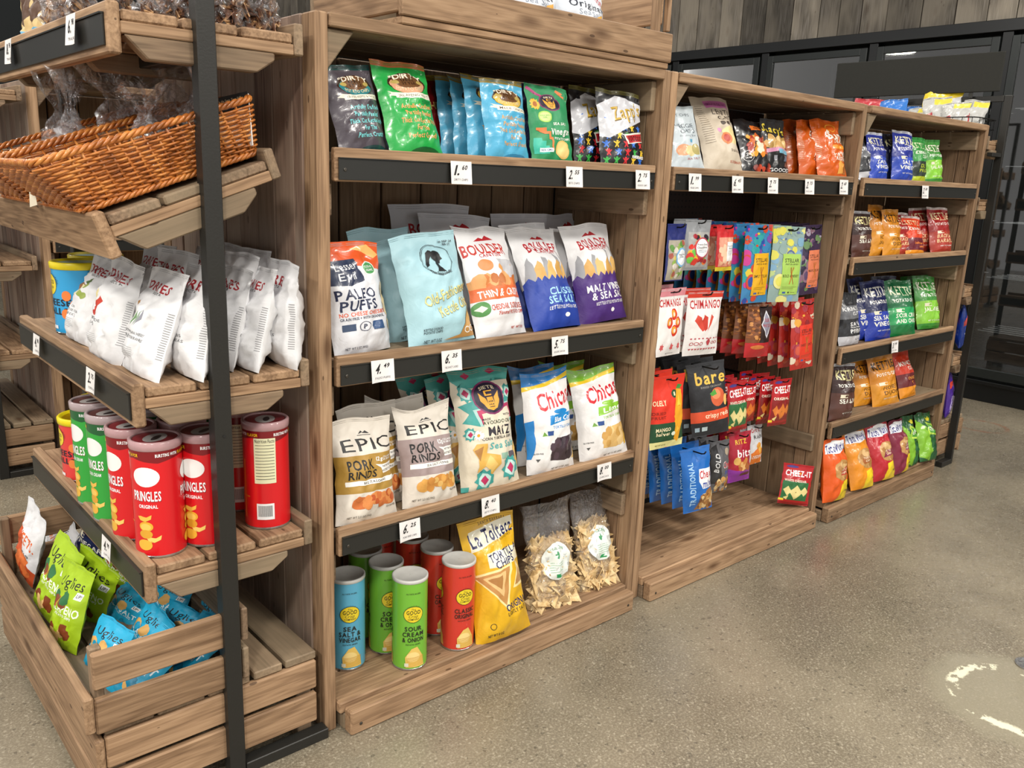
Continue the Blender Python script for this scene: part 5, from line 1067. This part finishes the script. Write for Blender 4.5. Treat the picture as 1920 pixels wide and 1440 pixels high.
def tube_art(pieces, reps, fu):
    """scale artwork drawn on a 0..1 'front' to the circumference, repeated"""
    out = []
    for c0 in reps:
        for a in flat(pieces):
            if a[0] == 'p': out.append(('p', [(c0+(p[0]-.5)*fu, p[1]) for p in a[1]], a[2]))
            else: out.append(('t', a[1], c0+(a[2]-.5)*fu, a[3], a[4]*fu, a[5], a[6], a[7], a[8], 0, 0))
    return out
chips_up = [P([(u-.16, v), (u-.1, v-.035), (u+.02, v-.045), (u+.15, v-.02), (u+.17, v+.02), (u+.05, v-.005), (u-.08, v+.005)], c_) for u, v, c_ in ((.42, .36, 'e8b84c'), (.6, .17, 'f0cc6c'), (.4, .12, 'dba63c'))]
def prn(base, dark, flav, nut=False):
    front = [E(.5, .72, .30, .088, 'f2f0ee', 28), T('PRINGLES', .5, .545, .62, .088, '5a0f14' if base == 'd4161f' else '8a1620'), T('PRINGLES', .495, .55, .62, .088, 'ffffff'), T(flav, .52, .455, .42, .032, 'ffffff'), E(.45, .27, .16, .045, 'e3aa34'), E(.44, .265, .12, .032, 'eec35c'), chips_up, E(.44, .2, .15, .04, 'd99f30'), E(.4, .1, .17, .05, 'e8b23c')]
    a = [[P([(k/12, .86+.02*math.sin(k*1.6)) for k in range(13)]+[(1, 1), (0, 1)], dark)]]
    a += tube_art(front, (.17, .5, .83) if not nut else (.15, .85), .3)
    a += [T('BURSTING WITH', c0, .91, .14, .028, 'ffffff') for c0 in (.3, .64)]+[T('FLAVOR', c0, .91, .08, .028, 'f0c01c') for c0 in (.42, .76)]
    a += [B(.325, .08, .345, .66, 'e8702c'), T('WITH GREAT CHIPS', .335, .3, .1, .012, 'e8b02c')]
    if nut: a += [B(.43, .44, .58, .88, 'e4e2bc'), T('Nutrition Facts', .505, .855, .135, .035, K_), [B(.44, .81-.03*k, .57, .815-.03*k, '3a3a34') for k in range(12)], B(.44, .08, .56, .24, 'f0f0f0'), [B(.45+.0062*k, .11, .453+.0062*k, .22, '2a2a2a') for k in range(16)]]
    return a
lidclear = simple('clear_red_plastic_lid', 'b08c8e', .15); lidgreen = simple('clear_lid_over_dark_red', 'a8989a', .15); tin = simple('pale_grey_lid', 'c3c2bd', .4); yel = simple('yellow_plastic_lid', 'e8d318', .35)
def goodc(base, flav, txt='22241c'):
    front = [rays(.5, .66, .2, .07, 17, txt, 10, 170, .006), E(.5, .64, .3, .095, txt), E(.5, .64, .285, .09, 'e8cf2c'), T('The', .5, .7, .14, .024, txt, 0, .2), T('GOOD', .5, .665, .42, .045, txt), T('Crisp', .5, .622, .28, .035, txt, 0, .25), T('COMPANY', .5, .585, .34, .022, txt), T('ALL TASTE. NO JUNK.', .5, .88, .44, .014, txt)]
    front += [T(s, .5, .475-.065*k, min(.66, .13*len(s)), .052, txt) for k, s in enumerate(flav)]
    front += [T('POTATO CRISPS', .5, .475-.065*len(flav)+.01, .44, .016, txt), P([(.28, .02), (.26, .14), (.45, .24), (.62, .26), (.8, .14), (.86, .02)], 'e3c064'), E(.5, .14, .2, .06, 'f0d68c'), [P([(.3, .03+.016*k), (.84, .04+.016*k), (.84, .046+.016*k), (.3, .036+.016*k)], 'c9983c') for k in range(7)], B(.24, .03, .36, .07, 'd9d9c4')]
    return tube_art(front, (.17, .5, .83), .3)
def tub_art(base, l):
    front = [rays(.34, .74, .2, .1, 13, '20242c', -30, 100, .007), E(.34, .7, .2, .15, 'e8cf2c'), T('GOOD', .34, .74, .28, .06, '3a2c14'), T('Crisp', .34, .67, .24, .05, '3a2c14', 0, .2), [T(s, .45, .45-.13*k, .13*len(s), .1, '1c2030') for k, s in enumerate(l)], [E(a_, b_, .09, .075, 'e8803c') for a_, b_ in ((.75, .55), (.9, .42), (.72, .28), (.92, .2))], B(.3, .05, .5, .1, W_)]
    return tube_art(front, (.12, .45, .78), .33)
TB = {}
TB['pr_red'] = make_tube('p', .0555, .277, 'd4161f', prn('d4161f', '7c1019', 'ORIGINAL'), 'clear', lidclear, '')
TB['pr_rednut'] = make_tube('p', .0555, .277, 'd4161f', prn('d4161f', '7c1019', 'ORIGINAL', True), 'clear', lidclear, '')
TB['pr_green'] = make_tube('p', .0555, .277, '2fa03c', prn('2fa03c', '1c5a30', 'SOUR CREAM'), 'clear', lidgreen, '')
TB['gc_green'] = make_tube('g', .0505, .284, '74b83a', goodc('74b83a', ('SOUR', 'CREAM', '& ONION')), 'tin', tin, '')
TB['gc_red'] = make_tube('g', .0505, .284, 'cf3a2c', goodc('cf3a2c', ('CLASSIC', 'ORIGINAL')), 'tin', tin, '')
TB['gc_blue'] = make_tube('g', .0505, .284, '58a8c8', goodc('58a8c8', ('SEA', 'SALT &', 'VINEGAR')), 'tin', tin, '')
TB['tub_red'] = make_tube('t', .067, .182, 'dc3c3a', tub_art('', ('CHEESE', 'BALLS')), 'tub', yel, '')
TB['tub_blue'] = make_tube('t', .071, .198, '2f9fd8', tub_art('', ('CHEESE', 'BALLS')), 'tub', yel, '')
def place_tube(k, x, y, z, rot, label, group=None, name='chip_tube', cat='chip tube'):
    b_, a_, rim, L, disc = TB[k]; o = link(name, b_, None, (x, y, z), (0, 0, rot)); tag(o, label, cat, group)
    link('tube_print', a_, o); link('metal_rim', rim, o); link('lid', L, o)
    if disc: link('lid_seal', disc, o)
    return o
# the printed front at circumference 0.5 faces -x; turn it towards the aisle by rot
GC = 'slim chip tubes on the bottom shelf'; PG = 'tall chip cans on the snack rack'
for k, x, y, rt, lab in (('gc_green', .27, .045, 1.18, 'light green chip tube, front one of three'), ('gc_green', .262, .16, 1.3, 'light green chip tube, middle of three'), ('gc_green', .258, .272, 1.7, 'light green chip tube, back one of three in shade'),
        ('gc_red', .446, .042, 1.35, 'red chip tube, front one beside the yellow bag'), ('gc_red', .446, .155, 1.5, 'red chip tube, second behind the front red one'), ('gc_red', .43, .268, 1.2, 'red chip tube, third in its row'), ('gc_red', .36, .36, 1.6, 'red chip tube at the very back of the bottom shelf'), ('gc_blue', .125, .154, 1.2, 'blue chip tube partly hidden by the left post')):
    place_tube(k, x, y, .0845, rt, lab, GC)
for k, x, y, rt, lab in (('pr_red', -.405, .095, .78, 'red chip can in front by the rack\'s near corner'), ('pr_red', -.418, .222, .25, 'red chip can directly behind the front one'), ('pr_green', -.424, .36, .3, 'green chip can, nearer of two'), ('pr_green', -.424, .50, .2, 'green chip can, farther of two'),
        ('pr_red', -.30, .215, .55, 'red chip can in the second row, left of the black post'), ('pr_red', -.295, .09, .62, 'red chip can just left of the black post'), ('pr_rednut', -.135, .1, 1.05, 'red chip can with nutrition table at the right end'), ('pr_rednut', -.145, .25, 1.2, 'dark shaded red chip can behind the rack post'), ('pr_green', -.31, .37, .4, 'green chip can in the second row'), ('pr_green', -.19, .4, .4, 'green chip can at the back under the upper shelf')):
    place_tube(k, x, y, .6135, rt, lab, PG)
place_tube('tub_red', -.395, .71, .6135, .55, 'red cheese puff tub with yellow lid, front one of two', 'yellow lidded tubs', 'snack_tub', 'tub'); place_tube('tub_red', -.3, .88, .6135, .5, 'red cheese puff tub with yellow lid, back one of two', 'yellow lidded tubs', 'snack_tub', 'tub')
place_tube('tub_blue', -.37, .735, 1.0285, .55, 'blue cheese puff tub with yellow lid beside the olive bag', 'yellow lidded tubs', 'snack_tub', 'tub'); place_tube('tub_blue', -.28, .905, 1.0285, .5, 'blue cheese puff tub with yellow lid behind its twin', 'yellow lidded tubs', 'snack_tub', 'tub')

# ------------------------------------------------------------------ clear bags of tortilla chips
def chip_pile(w_, h_, d_, n, seed, mat, size=.022, top=.8):
    q = random.Random(seed); parts = []
    for _ in range(n):
        v = q.random()**1.15*top; u = q.uniform(-.42, .42)*(1-.25*v); yy = q.uniform(-.5, .5)*d_*(1-abs(u)*1.2)*(1-.5*v)
        c_ = Vector((u*w_, yy, .008+v*h_)); s = size*q.uniform(.7, 1.2); m = Matrix.Rotation(q.uniform(-.9, .9), 3, 'Z') @ Matrix.Rotation(math.pi/2+q.uniform(-.8, .8), 3, 'X') @ Matrix.Rotation(q.uniform(0, 6.3), 3, 'Z')
        pts = [m @ Vector((s*math.cos(k*2.0944), s*math.sin(k*2.0944), s*.18*(k % 2))) + c_ for k in range(3)]; mid = m @ Vector((0, 0, s*.2)) + c_; nn = (m @ Vector((0, 0, 1)))*.0012
        pts2 = [p+nn for p in pts]+[mid+nn]; pts1 = [p-nn for p in pts]+[mid-nn]
        parts.append((pts2+pts1, [(0, 1, 3), (1, 2, 3), (2, 0, 3), (5, 4, 7), (6, 5, 7), (4, 6, 7), (0, 4, 5, 1), (1, 5, 6, 2), (2, 6, 4, 0)]))
    v, f = merge(parts); return mesh('tortilla_chips', v, f, mat)
def cello_bag(key, label, seed, grp):
    x, y, z, a, l, r_, w_, h_ = FITS[key]
    Fg, Bg, mapf = bag_surface(w_, h_, .09, seed, 2.2, .03, True, .12)
    me = bag_mesh('clear_film', Fg, Bg, M['cello'], W_)
    o = link('chip_bag', me); o.matrix_world = Matrix.Translation((x, y, z)) @ Matrix.Rotation(a, 4, 'Z') @ Matrix.Rotation(-l, 4, 'X') @ Matrix.Rotation(r_, 4, 'Y'); tag(o, label, 'chip bag', grp)
    c_ = link('tortilla_chips', chip_pile(w_*.97, h_*.97, .056, 460, seed, M['chips'], .034, .62), o); tag(c_, kind='stuff')
    n = 24; a_ = build_art('round_label', [E(.5, .44, .30, .175, 'e9efe9', 32), T('Tortilla Chips', .5, .565, .4, .03, '2f7a4c', 1, 0, 0, .02), E(.5, .5, .05, .035, '4a9a68', 8), [B(.36, .42-.02*k, .64, .428-.02*k, 'a8c4ae') for k in range(5)], B(.44, .29, .56, .325, '2f9a5c')], mapf, NU, NV, M['matte'])
    link('round_label', a_, o)
CG = 'clear bags of tortilla chips on the bottom shelf'
cello_bag('cello_a', 'clear bag of tortilla chips with round white label beside the yellow bag', 3, CG); cello_bag('cello_b', 'clear bag of tortilla chips leaning near the right post', 8, CG)

# ------------------------------------------------------------------ wicker baskets on the sloping shelf
def rrect(L, Wd, r, n):
    """points round a rounded rectangle, roughly evenly spaced, with outward normals"""
    segs = [((Wd/2-r, -L/2), (0, -1), 'l', Wd-2*r)]
    pts = []; P_ = 2*(L-2*r)+2*(Wd-2*r)+2*math.pi*r
    for i in range(n):
        s = P_*i/n; a = L-2*r; b = Wd-2*r; q = math.pi*r/2
        for typ, ln, base in (('s', a, 0), ('c', q, 0), ('s', b, 1), ('c', q, 1), ('s', a, 2), ('c', q, 2), ('s', b, 3), ('c', q, 3)):
            if s <= ln: break
            s -= ln
        cx = (L/2-r)*(1 if base in (0, 3) else -1) if typ == 'c' else 0; 
        if typ == 's':
            p, nrm = {0: ((-a/2+s, -Wd/2), (0, -1)), 1: ((L/2, -b/2+s), (1, 0)), 2: ((a/2-s, Wd/2), (0, 1)), 3: ((-L/2, b/2-s), (-1, 0))}[base]
        else:
            an = {0: -90, 1: 0, 2: 90, 3: 180}[base]+90*s/q; cc = {0: (L/2-r, -Wd/2+r), 1: (L/2-r, Wd/2-r), 2: (-L/2+r, Wd/2-r), 3: (-L/2+r, -Wd/2+r)}[base]
            nrm = (math.cos(R(an)), math.sin(R(an))); p = (cc[0]+r*nrm[0], cc[1]+r*nrm[1])
        pts.append((Vector((p[0], p[1], 0)), Vector((nrm[0], nrm[1], 0))))
    return pts
def basket_meshes(L, Wd, H):
    n = 224; ns = 56; rows = 18; parts = []
    for k in range(rows):
        t = (k+.5)/rows; z = .012+t*(H-.03); flare = .028*t
        ring = []
        for i, (p, nn) in enumerate(rrect(L-.03+2.6*flare, Wd-.03+1.6*flare, .03, n)):
            ring.append(p+nn*(.0056*math.cos(math.pi*(i/(n/ns))+math.pi*k))+Vector((-.02*t, 0, z)))
        parts.append(tube(ring, (H-.03)/rows*.5, 5, True))
    weave = merge(parts); parts = []
    for i, (p, nn) in enumerate(rrect(L-.03, Wd-.03, .03, ns)): parts.append(tube([p+Vector((0, 0, .004)), p+Vector((nn.x*.036, nn.y*.022, 0))+Vector((-.02, 0, H-.012))], .0032, 5))
    stakes = merge(parts); parts = []
    for zz, amp, rad, fl_ in ((H-.006, .0045, .0042, .028), (.006, .004, .004, 0)):
        base = [(p_+Vector((-.02 if fl_ else 0, 0, 0)), n_) for p_, n_ in rrect(L-.03+2.6*fl_, Wd-.03+1.6*fl_, .032, 320)]
        for s in range(3):
            ring = [p+nn*(amp*math.cos(2*math.pi*(i/320*34+s/3)))+Vector((0, 0, zz+amp*math.sin(2*math.pi*(i/320*34+s/3)))) for i, (p, nn) in enumerate(base)]
            parts.append(tube(ring, rad, 5, True))
    rim = merge(parts)
    return mesh('weave', *weave, M['wicker'], True), mesh('stakes', *stakes, M['wicker'], True), mesh('braided_rim', *rim, M['wicker'], True)
wv, stk_, rim_ = basket_meshes(.43, .355, .125)
tl = R(19.4)
def basket(loc, yawz, label):
    o = empty('wicker_basket', loc); o.rotation_euler = (0, -tl, 0); tag(o, label, 'basket', 'wicker baskets on the sloping shelf')
    link('weave', wv, o); link('stakes', stk_, o); link('braided_rim', rim_, o)
    link('basket_floor', mesh('basket_floor', [(-.21, -.16, .006), (.21, -.16, .006), (.21, .16, .006), (-.21, .16, .006)], [(0, 1, 2, 3)], M['wicker']), o); return o
def slope(xl, y, up=0.0):
    """point on the tilted shelf: xl metres down from its back edge"""
    return (-.135-xl*math.cos(tl)-up*math.sin(tl), y, 1.52-xl*math.sin(tl)+up*math.cos(tl))
bA_ = basket(slope(.215, .2, .012), 0, 'nearer honey coloured wicker basket holding clear wrapped snacks')
bB_ = basket(slope(.215, .62, .012), 0, 'farther honey coloured wicker basket at the photo\'s left edge')
card = empty('menu_card', slope(.03, .1, .09), (0, -tl*.3, R(-80))); tag(card, 'dark topped white card in a plastic sleeve inside the near basket', 'card')
board('card_sheet', card, -.075, .075, -.001, .001, -.06, .05, 'paper', 'x', 0); board('dark_header', card, -.075, .075, -.0022, -.0012, .02, .055, 'cavity', 'x', 0)
link('card_lettering', build_art('card_lettering', [T('Made in the Santa Ynez Valley', .5, .75, .84, .28, 'c9b48c'), T('with care', .5, .3, .6, .22, 'a08c64')], lambda u, v: (Vector((-.07+.14*u, -.0024, .025+.026*v)), Vector((0, -1, 0))), 2, 1, M['matte']), card)
# crumpled clear bags
def clear_bag(x, y, z, w_, h_, seed, label, grp, snacks=True, rot=0.0, tilt=0.0, name='clear_snack_bag', mat='snacks'):
    Fg, Bg, mapf = bag_surface(w_, h_, w_*.6, seed, 3.5, .0, True, .3)
    q = random.Random(seed)
    for G_ in (Fg, Bg):
        for j, row in enumerate(G_):
            v = j/NV
            if v > .55:
                for i, p in enumerate(row):
                    k = (1-.55*math.sin(min(1, (v-.55)/.18)*math.pi/2)) if v < .72 else .45+1.5*(v-.72)*3
                    p.x *= k; p.y += .02*math.sin(i*1.3+seed)*(v-.55)*2*k; p.z += .012*math.sin(i*2.1+seed)*(v > .85)
    o = link(name, bag_mesh('clear_film', Fg, Bg, M['cello'], W_), None, (x, y, z), (tilt, 0, rot)); tag(o, label, 'snack bag', grp)
    if snacks: tag(link('snack_pieces', chip_pile(w_*.9, min(.1, h_*.55), w_*.5, 110, seed, M[mat], .017, .9), o), kind='stuff')
    return o
bg_ = 'clear wrapped snacks in the wicker baskets'
for k, (xl, y, s, rot, lab) in enumerate(((.12, .3, 1.0, .4, 'clear wrapped snack bag with tall knotted top in the near basket'), (.1, .2, .9, 1.2, 'clear wrapped snack bag at the back of the near basket'), (.2, .26, .75, 2.0, 'clear wrapped snack bag lying low in the near basket'), (.2, .44, .95, .2, 'clear wrapped snack bag at the near end of the far basket'), (.3, .5, 1.0, 1.0, 'clear wrapped snack bag with flared film in the far basket'), (.14, .54, .8, 2.4, 'clear wrapped snack bag at the back of the far basket'), (.28, .66, .95, .7, 'clear wrapped snack bag at the far end of the far basket'))):
    X, Y, Z = slope(xl, y, .012); clear_bag(X, Y, Z, .15*s, .27*s, 30+k, lab, bg_, True, rot, 0, mat='chips' if k % 2 else 'snacks')
# white tag hanging on the basket
tgm = build_art('x', [P([(0, 0), (1, .1), (.8, .9), (.2, 1)], 'e9dfc8')], lambda u, v: (Vector((-.02+.04*u, 0, .07*v)), Vector((0, -1, 0))), 2, 2, M['matte'])
o = link('paper_tag', tgm, None, slope(.43, .395, .01), (0, 0, R(-80))); tag(o, 'cream paper tag between the two wicker baskets', 'tag')

# top shelf of the rack
kg = 'kraft paper bags on the rack\'s top shelf'
for k, y in enumerate((.95, .84, .73)): place_bag('kraft', -.385, y, 1.787, R(-82), .1, 0, .115, .22, ('kraft paper snack bag at the far end of the top shelf', 'kraft paper snack bag in the middle of three', 'kraft paper snack bag nearest the camera of three')[k], kg, seed=k)
sg_ = 'clear bags of dried snacks on the rack\'s top shelf'
for k, (x, y) in enumerate(((-.4, .6), (-.39, .45), (-.35, .3), (-.33, .13), (-.25, .12), (-.17, .1), (-.1, .1), (-.28, .26), (-.17, .24))): clear_bag(x, y, 1.787, .1, .2, 50+k, 'dark dried snacks in a clear bag on the top shelf, '+('beside the kraft bags', 'second past the kraft bags', 'near the front corner', 'left of the post', 'behind the post', 'right of the post', 'nearest the wall', 'second row by post', 'second row by wall')[k], sg_, True, k*.7)
# bags in the bin on top of the first bay
og = 'white chip bags in the top bin'
for k, (x, y, a) in enumerate(((.97, .16, .0), (.75, .16, -.1), (1.07, .3, -.3), (.53, .2, .1))): place_bag('orig', x, y, 1.862, a, .2, .05, .22, .24, ('white chip bag with blue grey lettering, rightmost in the top bin front', 'white chip bag second from right in the top bin', 'white chip bag with red letters at the bin\'s right end', 'white chip bag deep in the top bin')[k], og, seed=k % 2)

# wire basket with bags on the far rack
wb = empty('wire_basket', (3.92, .5, 1.775)); tag(wb, 'black wire basket full of bright candy bags above the right bay', 'basket')
parts = []
for z, r_ in ((.11, .003), (.06, .002), (.004, .002)): parts.append(tube([p+Vector((0, 0, z)) for p, _ in rrect(.3, .86, .05, 60)], r_, 5, True))
for p, _ in rrect(.3, .86, .05, 46): parts.append(tube([p+Vector((0, 0, .0)), p+Vector((0, 0, .11))], .0018, 4))
for k in range(12): parts.append(tube([(-.15, -.38+.07*k, .004), (.15, -.38+.07*k, .004)], .0018, 4))
link('wire_frame', mesh('wire_frame', *merge(parts), M['shelfwire']), wb)
cg_ = 'bright candy bags in the wire basket'
for k, (y, d_, w_, h_, a, xx) in enumerate(((.84, 'bk_yellow', .12, .17, -1.4, 3.85), (.72, 'bk_red', .18, .21, -1.3, 3.86), (.55, 'bk_blue', .15, .2, -1.5, 3.85), (.47, 'bk_blue', .12, .16, -1.2, 3.88), (.33, 'bk_yellow', .2, .27, -1.4, 3.88), (.3, 'bk_silver', .14, .2, -1.2, 3.84), (.2, 'bk_silver', .14, .17, -1.5, 3.83), (.13, 'bk_silver', .12, .18, -1.3, 3.85), (.4, 'bk_silver', .14, .15, -1.7, 3.84))):
    place_bag(d_, xx, y, 1.80, a, .15, .1*math.sin(k*2), w_, h_, ('small yellow candy bag at the far end', 'red candy bag', 'bright blue candy bag, larger one', 'bright blue candy bag, smaller one', 'tall yellow candy bag', 'silver and red candy bag in front of the yellow one', 'silver candy bag near the black frame', 'silver candy bag at the near corner', 'silver candy bag between blue and yellow')[k]+' of the wire basket', cg_, name='candy_bag', cat='candy bag', seed=k % 2)
for k, (x, y, z, d_, lab) in enumerate(((3.96, .1, .66, 'bluebag', 'blue chip bag on the far right rack behind the bay'), (3.99, .05, .66, 'bluebag', 'second blue chip bag beside it on the far right rack'), (3.9, .1, .27, 'purple', 'purple snack bag low on the far right rack'), (3.93, .04, .27, 'purple', 'second purple snack bag low on the far right rack'))):
    place_bag(d_, x, y, z, .3, .05, 0, .11, .27, lab, 'bags on the far right rack', seed=k % 2)

# ------------------------------------------------------------------ hand-written price cards
CARDS = ((.375, 0, 1.502, '1.', '60', 'DIRTY CHIPS'), (.792, 0, 1.503, '2.', '55', 'SIETE CHIPS'), (1.097, 0, 1.503, '2.', '75', 'VOODOO CHIPS'), (.136, 0, 1.0, '4.', '49', 'PALEO PUFFS'), (.357, 0, 1.002, '6.', '35', 'THE SAUCY LADIES'), (.769, 0, 1.002, '5.', '75', 'BOULDER CANYON'), (1.009, 0, .547, '8.', '00', 'CHICAS'), (.514, 0, .542, '8.', '40', 'SIETE CHIPS'), (.225, 0, .537, '6.', '25', 'PORK RIND CHIPS'),
         (1.365, 0, 1.501, '1.', '99', 'VEGGIE CHIPS'), (1.61, 0, 1.5, '6.', '45', 'LENTIL CHIPS'), (1.834, 0, 1.501, '2.', '75', 'STACYS CHIPS'), (2.091, 0, 1.502, '2.', '75', 'STACYS CHIPS'), (2.355, 0, 1.506, '2.', '60', 'SUN CHIPS'), (3.113, 0, 1.499, '2.', '00', 'KETTLE CHIPS'), (3.034, 0, .769, '3.', '99', 'KETTLE CHIPS'),
         (.179, 1, 1.757, '6.', '98', 'TRAIL MIX'), (.746, 1, 1.757, '8.', '98', 'TRAIL MIX'), (.745, 1, .998, '4.', '98', 'CHEESE BALLS'), (.243, 1, 1.0, '2.', '75', 'TORRES CHIPS'), (.225, 1, .585, '4.', '99', 'CHIP CANS'))
WHERE = ('first bay top rail, leftmost card', 'first bay top rail, middle card', 'first bay top rail, rightmost card', 'first bay second rail, left card', 'first bay second rail, middle card', 'first bay second rail, right card', 'first bay third rail, right card', 'first bay third rail, middle card', 'first bay third rail, left card', 'second bay rail, first card from the left', 'second bay rail, second card', 'second bay rail, middle card', 'second bay rail, fourth card', 'second bay rail, rightmost card', 'third bay top rail', 'third bay third rail',
         'snack rack top rail, nearer card', 'snack rack top rail, farther card', 'rack rail beneath the blue tubs', 'rack rail beneath the white chip bags', 'rack rail beneath the red cans')
def card_map(u, v):
    x = -.034+.068*u; c_ = (2*u-1)
    return Vector((x, -.003-.005*c_*c_*(1-v)*1.2, -.029+.058*v)), Vector((0, -1, 0))
grid_v = [card_map(i/6, j/4)[0] for j in range(5) for i in range(7)]
card_me = mesh('price_card', grid_v+[p+Vector((0, .0006, 0)) for p in grid_v], [(j*7+i, j*7+i+1, (j+1)*7+i+1, (j+1)*7+i) for j in range(4) for i in range(6)]+[(35+j*7+i, 35+(j+1)*7+i, 35+(j+1)*7+i+1, 35+j*7+i+1) for j in range(4) for i in range(6)], M['paper'])
for (x, side, z, a_, b_, s_), wh in zip(CARDS, WHERE):
    o = link('price_card', card_me, None, (x, -.0115, z) if not side else (-.488, x, z), (0, 0, R(-90) if side else 0)); 
    tag(o, 'white card hand-priced %s%s, %s' % (a_, b_, wh), 'price card', 'hand-written price cards')
    link('handwriting', build_art('handwriting', [T(a_, .34, .62, .26, .44, '1b1a1d', 1, .25), T(b_, .68, .74, .24, .2, '1b1a1d', 1, .2), T(s_, .5, .2, .66, .1, '77757a', 0, .1)], card_map, 6, 4, M['matte']), o)
# steel floor drain ring at the photo's right edge
v, f = lathe([(.045, 0), (.045, .004), (.036, .004), (.036, .001), (.001, .001)], 32, False); o = link('floor_drain', mesh('floor_drain', v, f, M['silver'], False), None, (1.945, -1.10, .0005)); tag(o, 'small round metal drain cap set in the concrete floor', 'drain')
print('scene built', len(bpy.data.objects), 'objects')
